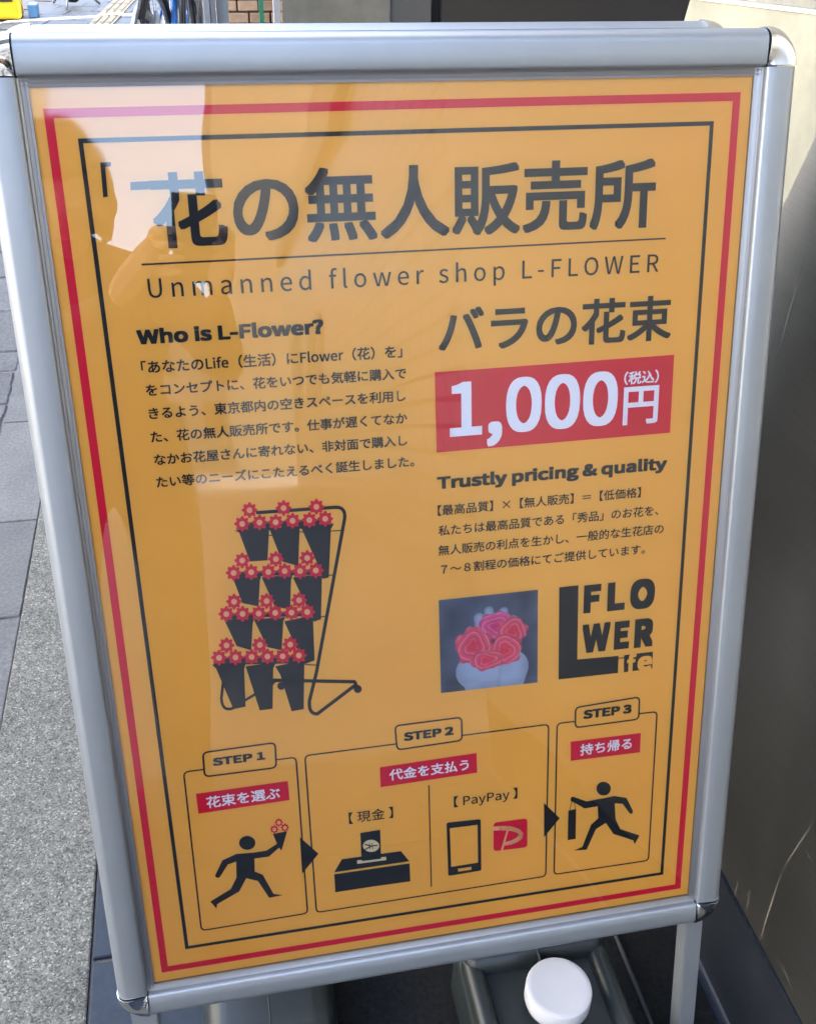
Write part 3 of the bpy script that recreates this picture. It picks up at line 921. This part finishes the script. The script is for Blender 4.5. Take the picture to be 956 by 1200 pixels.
# ------------------------------------------------------------------ entrance wall on the right
WX = .398
wall = thing('steel_clad_wall', 'scratched stainless steel wall panel above a dark granite skirting right of the sign', 'wall', (WX, 0, 0))
SK = .172
def yz(pts, x0, x1, name, m, parent, ox=WX):
    bm = bmesh.new()
    A = [bm.verts.new((x0 - ox, y, z)) for y, z in pts]; B_ = [bm.verts.new((x1 - ox, y, z)) for y, z in pts]
    k = len(pts)
    for i in range(k):
        j = (i + 1) % k
        bm.faces.new((A[i], A[j], B_[j], B_[i]))
    bm.faces.new(A[::-1]); bm.faces.new(B_)
    return from_bm(name, bm, m, parent)
yz([(-1.3, 0), (.56, 0), (.56, SK), (-1.3, SK)], WX, WX + .12, 'skirting', M_skirt, wall)
yz([(-1.3, 0), (.56, 0), (.56, .009), (-1.3, .009)], WX - .0045, WX - .0005, 'edging_strip', M_lip, wall)
pe = [at(956, 160, (1, 0, 0), WX + .004), at(908, 262, (1, 0, 0), WX + .004)]
sl = (pe[0].y - pe[1].y) / (pe[0].z - pe[1].z)
yz([(-1.3, SK + .003), (pe[1].y + sl * (SK - pe[1].z), SK + .003), (pe[1].y + sl * (2.4 - pe[1].z), 2.4), (-1.3, 2.4)], WX + .004, WX + .03, 'steel_panel', M_steel, wall)
random.seed(11)
M_scr = mat('scratch', (.27, .25, .20), .5, metal=.3)
for (a, b_, wd) in (((946, 290), (907, 430), .0016), ((898, 452), (892, 475), .0012), ((952, 965), (916, 1020), .0010), ((916, 1020), (889, 1106), .0018), ((880, 1040), (872, 1077), .0009), ((866, 1030), (860, 1052), .0009), ((912, 1118), (932, 1172), .0009), ((941, 993), (955, 1015), .0010)):
    pa, pb = at(*a, (1, 0, 0), WX + .0036), at(*b_, (1, 0, 0), WX + .0036)
    d = (pb - pa).normalized(); n = Vector((0, -d.z, d.y)) * wd / 2; o_ = Vector((WX, 0, 0))
    mesh('scratch', [p - o_ for p in (pa, (pa + pb) / 2 + n * 1.6, pb, (pa + pb) / 2 - n)], [(0, 1, 2, 3)], M_scr, wall)
for k in range(26):
    y, z = random.uniform(-.1, .22), random.uniform(.25, .9)
    a = random.uniform(0, 6.28); l = random.uniform(.004, .018)
    o_ = Vector((WX, 0, 0)); pa = Vector((WX + .0036, y, z)); d = Vector((0, math.cos(a), math.sin(a))) * l; n = Vector((0, -math.sin(a), math.cos(a))) * .0004
    mesh('scratch', [p - o_ for p in (pa, pa + d / 2 + n, pa + d, pa + d / 2 - n)], [(0, 1, 2, 3)], M_scr, wall)

BXW = .50
pb = [at(808, 0, (1, 0, 0), BXW), at(800, 28, (1, 0, 0), BXW), at(820, 0, (1, 0, 0), BXW), at(956, 17, (1, 0, 0), BXW)]
bw = thing('beige_wall', 'beige metal panel wall behind the upper right corner of the sign', 'wall', (BXW, .8, 0))
def yzo(pts, x0, x1, name, m, parent, oy=.8):
    o = yz(pts, x0, x1, name, m, parent, BXW)
    for v in o.data.vertices: v.co.y -= oy
    return o
syl = (pb[0].y - pb[1].y) / (pb[0].z - pb[1].z)
yl = lambda z: pb[1].y + syl * (z - pb[1].z)
zsl = (pb[3].z - pb[2].z) / (pb[3].y - pb[2].y)
zt = lambda y: pb[2].z + zsl * (y - pb[2].y)
ye = yl(pb[2].z)
yzo([(-1.2, 0), (yl(0), 0), (ye, zt(ye)), (-1.2, zt(-1.2))], BXW, BXW + .2, 'beige_panel', M_beige, bw)
yzo([(-1.2, zt(-1.2) + .0005), (ye, zt(ye) + .0005), (ye, zt(ye) + .004), (-1.2, zt(-1.2) + .004)], BXW - .002, BXW + .2, 'panel_edge', mat('pale_edge', (.75, .72, .6), .4), bw)
yzo([(-1.2, zt(-1.2) + .0045), (ye, zt(ye) + .0045), (ye, 3.2), (-1.2, 3.2)], BXW + .012, BXW + .2, 'upper_panel', M_olive, bw)
def xz(pts, y0, y1, name, m, parent, org):
    bm = bmesh.new()
    A = [bm.verts.new(Vector((x, y0, z)) - org) for x, z in pts]; B_ = [bm.verts.new(Vector((x, y1, z)) - org) for x, z in pts]
    k = len(pts)
    for i in range(k):
        j = (i + 1) % k
        bm.faces.new((A[i], A[j], B_[j], B_[i]))
    bm.faces.new(A); bm.faces.new(B_[::-1])
    return from_bm(name, bm, m, parent)

# bronze and stone entrance panels beyond, a silver post, a brick wall
def fac(u0, u1, y, name, m, parent, thick=.08, ztop=3.2, lean=True):
    a = at(u0, 14, (0, 1, 0), y).x; b_ = at(u1, 14, (0, 1, 0), y).x
    o = Vector(parent.location)
    return xz([(a, 0), (b_, 0), (b_, ztop), (a, ztop)], y, y + thick, name, m, parent, o)
ent = thing('shop_entrance', 'dark bronze and polished stone entrance panels behind the sign', 'entrance', (.6, 2.6, 0))
fac(517.5, 900, 2.6, 'bronze_panel', M_glassy, ent)
fac(505, 517, 2.64, 'dark_gap', M_black, ent)
fac(457.5, 504.7, 2.6, 'stone_panel', mat('grey_panel', (.115, .11, .10), .25, metal=.3), ent)
fac(331, 457, 2.6, 'stone_panel', M_stone, ent)
fac(455.8, 457.2, 2.592, 'joint_trim', M_lip, ent, .01)
pst = thing('silver_post', 'silver metal door post beside the polished stone panel', 'post', (at(250, 14, (0, 1, 0), 2.9).x, 2.9, 0))
for u0, u1, y in ((239, 246, 2.90), (247.5, 253, 2.88), (254, 268, 2.91)):
    fac(u0, u1, y, 'post_section', M_alu if u0 != 247.5 else M_lip, pst, .05)
# brick wall with individual bricks
bk = thing('brick_wall', 'wall of small tan bricks between the silver post and the stone panel', 'wall', (.3, 3.5, 0))
bx0, bx1 = (lambda a_, b_: (a_ + .085, b_))(*(at(272, 14, (0, 1, 0), 3.5).x, at(322, 14, (0, 1, 0), 3.5).x))
o_ = Vector((.3, 3.5, 0))
xz([(bx0 - .1, 0), (bx1 + .1, 0), (bx1 + .1, 2.6), (bx0 - .1, 2.6)], 3.512, 3.65, 'wall_body', mat('dark_mortar', (.05, .045, .04), .9), bk, o_)
M_brick = mat('tan_brick', rough=.8, build=speckle((.34, .21, .13), (.50, .34, .22), 60, (.6, .45, .33), .4, .002, 5, .25))
bme = None
zrow = 0; r = 0
while zrow < 1.05:
    x = bx0 - .1 - (.04 if r % 2 else 0)
    while x < bx1 + .05:
        if zrow > .15:
            if bme is None:
                b0 = box('brick', 0, .072, 0, .018, 0, .034, M_brick, bk, .003, 1); bme = b0.data
                b0.location = (x - .3, -.004, zrow)
            else:
                b0 = link('brick', bme, None, bk); b0.location = (x - .3 + random.uniform(-.001, .001), -.004 + random.uniform(-.002, .002), zrow)
        x += .078
    zrow += .040; r += 1
M_green = mat('green_strip', (.02, .16, .09), .4)
fac(304, 309, 3.4, 'green_downpipe', M_green, thing('green_pipe', 'thin dark green pipe in front of the tan brick wall', 'pipe', (at(306, 14, (0, 1, 0), 3.4).x, 3.4, 0)), .02)
fac(321, 330, 3.0, 'white_trim', M_white, thing('white_door_frame', 'narrow white frame at the left edge of the polished stone panel', 'frame', (at(325, 14, (0, 1, 0), 3.0).x, 3.0, 0)), .04)

# ------------------------------------------------------------------ bicycles
def bicycle(name, label, loc, yaw, fc, tyre, extra):
    t = thing(name, label, 'bicycle', loc, (0, R(4), yaw), group='bicycles parked behind the sign')
    M_f = mat('frame_paint', fc, .3)
    M_t = mat('tyre_rubber', tyre, .6)
    r = .315
    for x in (-.52, .52):
        bm = bmesh.new()
        tube(bm, [(x + r * math.cos(a), 0, r + .005 + r * math.sin(a)) for a in [2 * math.pi * k / 40 for k in range(40)]], .018, 8, True)
        wl = from_bm('wheel', bm, M_t, t, True)
        bm = bmesh.new()
        tube(bm, [(x + (r - .026) * math.cos(a), 0, r + .005 + (r - .026) * math.sin(a)) for a in [2 * math.pi * k / 40 for k in range(40)]], .010, 6, True)
        from_bm('rim', bm, M_black if extra else M_lip, wl, True)
        bm = bmesh.new()
        for k in range(28):
            a = 2 * math.pi * k / 28
            tube(bm, [(x + .02 * math.cos(a + .5), .012 * (-1) ** k, r), (x + (r - .03) * math.cos(a), 0, r + .005 + (r - .03) * math.sin(a))], .0012, 4)
        from_bm('spokes', bm, M_lip, wl)
        bm = bmesh.new(); tube(bm, [(x, -.05, r + .005), (x, .05, r + .005)], .018, 10); from_bm('hub', bm, M_lip, wl, True)
        bm = bmesh.new()
        tube(bm, [(x + (r + .028) * math.cos(a), 0, r + .005 + (r + .028) * math.sin(a)) for a in [R(20 + 9 * k) for k in range(17)]], .012, 6)
        from_bm('mudguard', bm, M_lip if extra else M_black, t, True)
    bb = (0, 0, .30); seat = (-.17, 0, .70); head = (.36, 0, .72); h2 = (.38, 0, .62)
    bm = bmesh.new()
    for a, b_, rr in ((bb, seat, .016), (bb, h2, .018), ((.35, 0, .70), (-.15, 0, .60), .015)): tube(bm, [a, b_], rr, 10)
    for s in (-1, 1):
        tube(bm, [(0, .02 * s, .29), (-.52, .055 * s, r)], .009, 8); tube(bm, [(-.16, .015 * s, .62), (-.52, .055 * s, r)], .008, 8)
    from_bm('frame', bm, M_f, t, True)
    bm = bmesh.new()
    tube(bm, [(.34, 0, .84), head, h2], .017, 10)
    for s in (-1, 1): tube(bm, [(.385, .04 * s, .62), (.42, .055 * s, .50), (.52, .055 * s, r)], .011, 8)
    from_bm('fork', bm, M_f if not extra else M_white, t, True)
    bm = bmesh.new(); tube(bm, [(.30, -.28, .92), (.34, -.20, .93), (.36, -.05, .90), (.36, .05, .90), (.34, .20, .93), (.30, .28, .92)], .011, 8); tube(bm, [(.35, 0, .82), (.36, 0, .90)], .013, 8)
    hb = from_bm('handlebar', bm, M_lip, t, True)
    bm = bmesh.new()
    for s in (-1, 1): tube(bm, [(.335, .19 * s, .931), (.235, .30 * s, .915)], .017, 10)
    from_bm('grips', bm, M_black, hb, True)
    bm = bmesh.new(); tube(bm, [seat, (-.19, 0, .80)], .013, 8)
    tube(bm, [(-.34, 0, .81), (-.28, 0, .83), (-.15, 0, .825), (-.02, 0, .82), (.01, 0, .815)], [.03, .075, .055, .022, .012], 12)
    from_bm('saddle', bm, M_black, t, True)
    bm = bmesh.new()
    tube(bm, [(.09 * math.cos(2 * math.pi * k / 28), .05, .30 + .09 * math.sin(2 * math.pi * k / 28)) for k in range(28)], .004, 6, True)
    tube(bm, [(0, -.06, .30), (0, .06, .30)], .02, 10); tube(bm, [(0, .065, .30), (.13, .07, .20)], .009, 8); tube(bm, [(0, -.065, .30), (-.13, -.07, .40)], .009, 8)
    bbox(bm, .09, .17, .07, .16, .188, .212, .006, 2); bbox(bm, -.17, -.09, -.16, -.07, .388, .412, .006, 2)
    from_bm('crank', bm, M_black, t, True)
    bm = bmesh.new(); tube(bm, [(-.50, .07, .30), (-.42, .17, .01)], .009, 8); tube(bm, [(-.50, -.07, .30), (-.55, -.13, .03)], .008, 8)
    from_bm('kickstand', bm, M_black, t, True)
    bm = bmesh.new(); bbox(bm, -.62, -.58, -.03, .03, .62, .67, .008, 2)
    from_bm('reflector', bm, mat('red_reflector', (.5, .01, .02), .2), t, True)
    if extra:
        bm = bmesh.new()
        for k in range(7):
            z = .74 + k * .035; e = .12 + .004 * k
            tube(bm, [(.50 - e, -e, z), (.50 + e, -e, z), (.50 + e, e, z), (.50 - e, e, z)], .003, 5, True)
        for k in range(9):
            a = -.12 + .03 * k
            for p, q in (((.50 + a, -.12, .74), (.50 + a * 1.2, -.144, .95)), ((.50 + a, .12, .74), (.50 + a * 1.2, .144, .95)), ((.62, a, .74), (.644, a * 1.2, .95)), ((.38, a, .74), (.356, a * 1.2, .95)), ((.38, a, .74), (.62, a, .74))):
                tube(bm, [p, q], .0025, 4)
        from_bm('basket', bm, M_black, t)
    return t
_w = at(166, 10, (0, 1, 0), 4.05); _q = at(222, 12, (0, 1, 0), 4.9)
bicycle('bicycle', 'white bicycle with a pale tyred wheel turned towards the sign', (_w.x + .08, 4.563, 0), R(-99), (.75, .76, .76), (.62, .62, .60), True)
bicycle('bicycle', 'bright blue framed bicycle standing right of the white one', (_q.x - .052, 4.66, 0), R(78), (.01, .12, .42), (.02, .02, .02), False)
bicycle('bicycle', 'black bicycle standing between the white and the blue one', (_w.x + .22, 4.95, 0), R(85), (.02, .02, .022), (.02, .02, .02), False)

# small things on the far pavement
M_yel = mat('yellow_plastic', (.80, .50, .01), .45)
M_blue = mat('blue_plastic', (.06, .17, .34), .5)
t = thing('yellow_sign_base', 'bright yellow plastic sign base at the left edge of the photo', 'sign base', (-1.42, 8.0, .0))
bm = bmesh.new(); bbox(bm, -.22, .10, -.1, .15, 0, .32, .025, 3); from_bm('base_body', bm, M_yel, t, True)
bm = bmesh.new(); bbox(bm, -.19, .06, -.106, -.101, .12, .18, .001, 1); from_bm('base_print', bm, M_black, t)
bm = bmesh.new(); bbox(bm, -.03, .05, -.02, .06, .32, 1.3, .01, 2); from_bm('sign_pole', bm, M_lip, t)
tag(box('blue_block', -1.275, -1.21, 7.98, 8.12, -.0, .09, M_blue, None, .008, 2), 'small blue block on the pavement beside the yellow base', 'block')
t = thing('tripod_stand', 'black tripod stand with a round weight on the far pavement', 'stand', (-1.0, 8.55, 0))
bm = bmesh.new(); lathe(bm, [(.03, .03), (.06, .05), (.075, .12), (.07, .22), (.03, .27)], 20); tube(bm, [(0, 0, .2), (0, 0, 1.2)], .014, 10); from_bm('stand_post', bm, M_black, t, True)
for a in (20, 140, 260):
    bm = bmesh.new(); tube(bm, [(.03 * math.cos(R(a)), .03 * math.sin(R(a)), .16), (.21 * math.cos(R(a)), .21 * math.sin(R(a)), .008)], .008, 6); from_bm('leg', bm, M_lip, t, True)

# ------------------------------------------------------------------ buildings that shade and light the place
def tiled(c, mortar, sx, sz, ms=.012):
    def f(nt, b):
        tc = nt.nodes.new('ShaderNodeTexCoord')
        sp = nt.nodes.new('ShaderNodeSeparateXYZ'); cb = nt.nodes.new('ShaderNodeCombineXYZ')
        nt.links.new(tc.outputs['Object'], sp.inputs[0])
        ad = nt.nodes.new('ShaderNodeMath'); nt.links.new(sp.outputs[0], ad.inputs[0]); nt.links.new(sp.outputs[1], ad.inputs[1])
        nt.links.new(ad.outputs[0], cb.inputs[0]); nt.links.new(sp.outputs[2], cb.inputs[1])
        br = nt.nodes.new('ShaderNodeTexBrick'); br.offset = 0
        br.inputs['Color1'].default_value = (*c, 1); br.inputs['Color2'].default_value = (*[x * .93 for x in c], 1)
        br.inputs['Mortar'].default_value = (*mortar, 1); br.inputs['Scale'].default_value = 1
        br.inputs['Brick Width'].default_value = sx; br.inputs['Row Height'].default_value = sz; br.inputs['Mortar Size'].default_value = ms
        nt.links.new(cb.outputs[0], br.inputs[0]); nt.links.new(br.outputs[0], b.inputs['Base Color'])
    return f
def building(label, x0, x1, y0, y1, h, wm, wins=(), winface='-x'):
    t = thing('building', label, 'building', ((x0 + x1) / 2, (y0 + y1) / 2, 0))
    cx, cy = (x0 + x1) / 2, (y0 + y1) / 2
    box('building_walls', x0 - cx, x1 - cx, y0 - cy, y1 - cy, 0, h, wm, t)
    box('parapet', x0 - cx - .1, x1 - cx + .1, y0 - cy - .1, y1 - cy + .1, h + .003, h + .5, M_olive, t)
    M_w = mat('window_glass', (.03, .04, .05), .08)
    fb = bmesh.new(); gb = None
    me = wf = None
    for (side, a0, a1, z0, z1) in wins:
        th = .06
        if side == '-x': args = (x0 - cx - th, x0 - cx - .004, a0 - cy, a1 - cy)
        elif side == '+x': args = (x1 - cx + .004, x1 - cx + th, a0 - cy, a1 - cy)
        elif side == '+y': args = (a0 - cx, a1 - cx, y1 - cy + .004, y1 - cy + th)
        else: args = (a0 - cx, a1 - cx, y0 - cy - th, y0 - cy - .004)
        w_ = box('window', *args, z0, z1, M_alu, t)
        ax0, ax1, ay0, ay1 = args
        if side in ('-x', '+x'):
            s = -.004 if side == '-x' else .004
            box('pane', ax0 + s, ax1 + s, ay0 + .08, ay1 - .08, z0 + .08, z1 - .08, M_w, w_)
        else:
            s = .004 if side == '+y' else -.004
            box('pane', ax0 + .08, ax1 - .08, ay0 + s, ay1 + s, z0 + .08, z1 - .08, M_w, w_)
    return t
M_t1 = mat('cream_tile_facade', rough=.35, build=tiled((.25, .235, .20), (.04, .037, .03), .32, .16, .017))
M_c1 = mat('grey_render', rough=.8, build=speckle((.09, .088, .08), (.13, .125, .115), 20, (.15, .15, .15), .2, .002))
M_c2 = mat('pale_render', rough=.8, build=speckle((.42, .40, .36), (.52, .50, .45), 20, (.55, .53, .5), .2, .002))
# shop building at the right (steel wall and entrance belong to its ground floor)
building('tall grey shop building above the steel clad entrance', 2.3, 9, -.8, 7.2, 11, M_c1, [('-x', y, y + 1.6, z, z + 1.5) for y in (-1, 1.2, 3.4, 5.2) for z in (4, 7)])
building('cream tiled building behind the photographer on the entrance side', 1.15, 9, -16, -2.2, 3.6, M_t1, [('-x', y, y + 1.0, z, z + 1.2) for y in (-15.5, -13) for z in (1.2,)])
building('grey building standing beyond the bicycles', 1.9, 2.5, 7.6, 9.0, 9, M_c2, [('-x', 7.9, 8.8, z, z + 1.3) for z in (1.2, 4.2)])
building('narrow grey building beside an added gap that lets a sun streak through', 1.9, 2.5, 9.31, 11.4, 9, M_c1, [('-x', 9.9, 10.9, z, z + 1.3) for z in (1.2, 4.2)])  # gap to the neighbour added so slim sun streaks reach the far paving
building('pale building farther along the street', 2.1, 9, 11.9, 22, 11, M_c2, [('-x', y, y + 1.4, z, z + 1.4) for y in (12.5, 15, 18) for z in (1.2, 4.2, 7.2)])
building('low pale building across the street', -16, -8.5, -9, 16, 8, M_c2, [('+x', y, y + 1.8, z, z + 1.5) for y in (-8, -4.5, -1, 2.5, 6, 9.5, 13) for z in (1, 4.2)])
building('grey building closing the street behind the photographer', -9.5, -3.6, -26, -14, 10, M_c1, [('+y', x, x + 1.2, z, z + 1.4) for x in (-9, -6.8, -5.2) for z in (1, 3.8, 6.6)])
building('distant pale block at the end of the street', -3.0, 3.0, -44, -36, 5.5, M_c2, [('+y', x, x + 1.2, z, z + 1.3) for x in (-2.6, -.6, 1.4) for z in (1, 3.2)])

building('tall grey block farther down the street behind the photographer', .35, 9, -34, -24, 14, M_c1, [('+y', x, x + 1.5, z, z + 1.4) for x in (4.4, 6.8) for z in (1.2, 4.2, 7.2, 10.2)])
# added unseen slab that cuts the overhead light on floor and rails
cn = thing('overhead_blocker', 'added unseen slab above the sign that cuts the overhead light', 'light blocker', (.6, 1.2, 2.75))
M_blocker = mat('pale_blocker', rough=.7, build=speckle((.50, .50, .49), (.60, .60, .58), 30, (.62, .62, .6), .1, .001))
box('blocker_slab', -1.9, 1.7, -1.9, .35 - 1.2, 0, .20, M_blocker, cn, .01)
box('blocker_edge', -1.94, -1.902, -1.9, .35 - 1.2, -.05, .25, M_alu, cn, .004)

# ------------------------------------------------------------------ the photographer, seen only as a dark reflection in the film
def person():
    t = thing('person', 'person in a dark jacket holding up a phone in front of the sign', 'person', (-.36, -1.28, 0))
    o_ = Vector(t.location)
    M_jk = mat('dark_jacket', (.018, .018, .022), .8); M_tr = mat('dark_trousers', (.03, .03, .035), .85)
    M_sk = mat('skin', (.48, .28, .19), .5); M_hr = mat('dark_hair', (.012, .010, .009), .6)
    # skeleton: joints with radii
    J = {'pel': ((-.36, -1.30, .88), .135), 'ab': ((-.36, -1.27, 1.02), .125), 'ch': ((-.37, -1.20, 1.19), .145), 'ne': ((-.375, -1.10, 1.31), .055), 'hb': ((-.368, -1.04, 1.345), .055),
         'sl': ((-.53, -1.18, 1.25), .062), 'el': ((-.58, -1.00, 1.05), .045), 'wl': ((-.265, -.70, 1.15), .028),
         'sr': ((-.20, -1.18, 1.25), .062), 'er': ((-.08, -1.00, 1.04), .045), 'wr': ((-.105, -.70, 1.15), .028),
         'hl': ((-.46, -1.30, .84), .095), 'kl': ((-.47, -1.24, .46), .062), 'al': ((-.47, -1.32, .09), .045), 'tl': ((-.48, -1.16, .04), .038),
         'hr': ((-.26, -1.30, .84), .095), 'kr': ((-.25, -1.24, .46), .062), 'ar': ((-.25, -1.32, .09), .045), 'tr': ((-.24, -1.16, .04), .038)}
    E_ = [('pel', 'ab'), ('ab', 'ch'), ('ch', 'ne'), ('ne', 'hb'), ('ch', 'sl'), ('sl', 'el'), ('el', 'wl'), ('ch', 'sr'), ('sr', 'er'), ('er', 'wr'),
          ('pel', 'hl'), ('hl', 'kl'), ('kl', 'al'), ('al', 'tl'), ('pel', 'hr'), ('hr', 'kr'), ('kr', 'ar'), ('ar', 'tr')]
    def skin(name, pts, edges, m, parent, root=0, lv=2):
        me = bpy.data.meshes.new(name); me.from_pydata([Vector(p) - o_ for p, r in pts], edges, [])
        o = link(name, me, m, parent)
        o.modifiers.new('s', 'SKIN')
        for i, (p, r) in enumerate(pts):
            me.skin_vertices[0].data[i].radius = (r, r)
            me.skin_vertices[0].data[i].use_root = i == root
        sb = o.modifiers.new('b', 'SUBSURF'); sb.levels = lv; sb.render_levels = lv
        return o
    ks = list(J)
    sq = lambda p: (p[0] - .05, p[1], p[2] * .93)
    J = {k: (sq(p), r) for k, (p, r) in J.items()}
    body = skin('body', [J[k] for k in ks], [(ks.index(a), ks.index(b)) for a, b in E_], M_jk, t)
    # head, with brow, nose, chin, ears
    bm = bmesh.new(); bmesh.ops.create_uvsphere(bm, u_segments=32, v_segments=24, radius=1)
    for v in bm.verts:
        x, y, z = v.co
        sx, sy, sz = .076, .095, .115
        if z < 0: sx *= 1 + .28 * z; sy *= 1 + .12 * z
        nx = x * sx; ny = y * sy; nz = z * sz
        if y > .5:
            ny += .016 * math.exp(-((x / .16) ** 2 + ((z + .12) / .20) ** 2)) + .004 * math.exp(-((x / .30) ** 2 + ((z + .48) / .07) ** 2))
            ny -= .008 * (math.exp(-(((x - .38) / .18) ** 2 + ((z - .06) / .12) ** 2)) + math.exp(-(((x + .38) / .18) ** 2 + ((z - .06) / .12) ** 2)))
        v.co = (nx, ny, nz)
    M = Matrix.Translation(Vector((-.415, -1.0, 1.305)) - o_) @ Matrix.Rotation(R(-28), 4, 'X')
    bm.transform(M)
    head = from_bm('head', bm, M_sk, t, True)
    for s_ in (-1, 1):
        bm = bmesh.new(); bmesh.ops.create_uvsphere(bm, u_segments=12, v_segments=8, radius=1)
        bm.transform(M @ Matrix.Translation((s_ * .030, .078, .008)) @ Matrix.Diagonal((.012, .012, .008, 1)))
        from_bm('eye', bm, M_white, head, True)
        bm = bmesh.new(); bmesh.ops.create_uvsphere(bm, u_segments=12, v_segments=8, radius=1)
        bm.transform(M @ Matrix.Translation((s_ * .078, -.008, -.005)) @ Matrix.Diagonal((.009, .018, .032, 1)))
        from_bm('ear', bm, M_sk, head, True)
    bm = bmesh.new(); bbox(bm, -.024, .024, .080, .090, -.058, -.051, .003, 2); bm.transform(M); from_bm('mouth', bm, mat('lips', (.35, .12, .10), .5), head, True)
    bm = bmesh.new(); bmesh.ops.create_uvsphere(bm, u_segments=40, v_segments=28, radius=1)
    rr = random.Random(5)
    bmesh.ops.delete(bm, geom=[v for v in bm.verts if v.co.y > .35 and v.co.z < .35 or v.co.z < -.72], context='VERTS')
    for v in bm.verts:
        f = 1 + rr.uniform(-.05, .07)
        v.co = Vector((v.co.x * .106 * f, v.co.y * .118 * f - .006, v.co.z * .136 * f + .004))
    bm.transform(M); hr = from_bm('hair', bm, M_hr, head, True)
    md = hr.modifiers.new('t', 'SOLIDIFY'); md.thickness = .008
    # phone, tilted like the picture, just behind the lens position
    ph = thing('phone', 'dark phone held up in both hands by the photographer', 'phone', CAM)
    ph.rotation_euler = cam.matrix_world.to_euler()
    box('phone_body', -.030, .042, -.205, -.060, .012, .020, M_black, ph, .003, 3)
    W = lambda x, y, z: CAM + BX * x - BY * y - BZ * z
    for side, wr in ((-1, J['wl'][0]), (1, J['wr'][0])):
        ex = -.030 if side < 0 else .042
        palm = W(ex + side * .022, -.165, .040)
        pts = [(wr, .026), (tuple(palm), .026)]; ed = [(0, 1)]
        for k in range(4):
            yy = -.188 + k * .022
            a = W(ex + side * .018, yy, .030); b_ = W(ex + side * .012, yy + .006, .006); c = W(ex - side * (.016 - .003 * abs(k - 1.5)), yy + .008, .002)
            n0 = len(pts); pts += [(tuple(a), .0095), (tuple(b_), .0085), (tuple(c), .0075)]; ed += [(1, n0), (n0, n0 + 1), (n0 + 1, n0 + 2)]
        n0 = len(pts)
        pts += [(tuple(W(ex + side * .006, -.148, .040)), .011), (tuple(W(ex - side * .012, -.138, .030)), .0095)]; ed += [(1, n0), (n0, n0 + 1)]
        skin('hand', pts, ed, M_sk, t, 0, 1)
person()
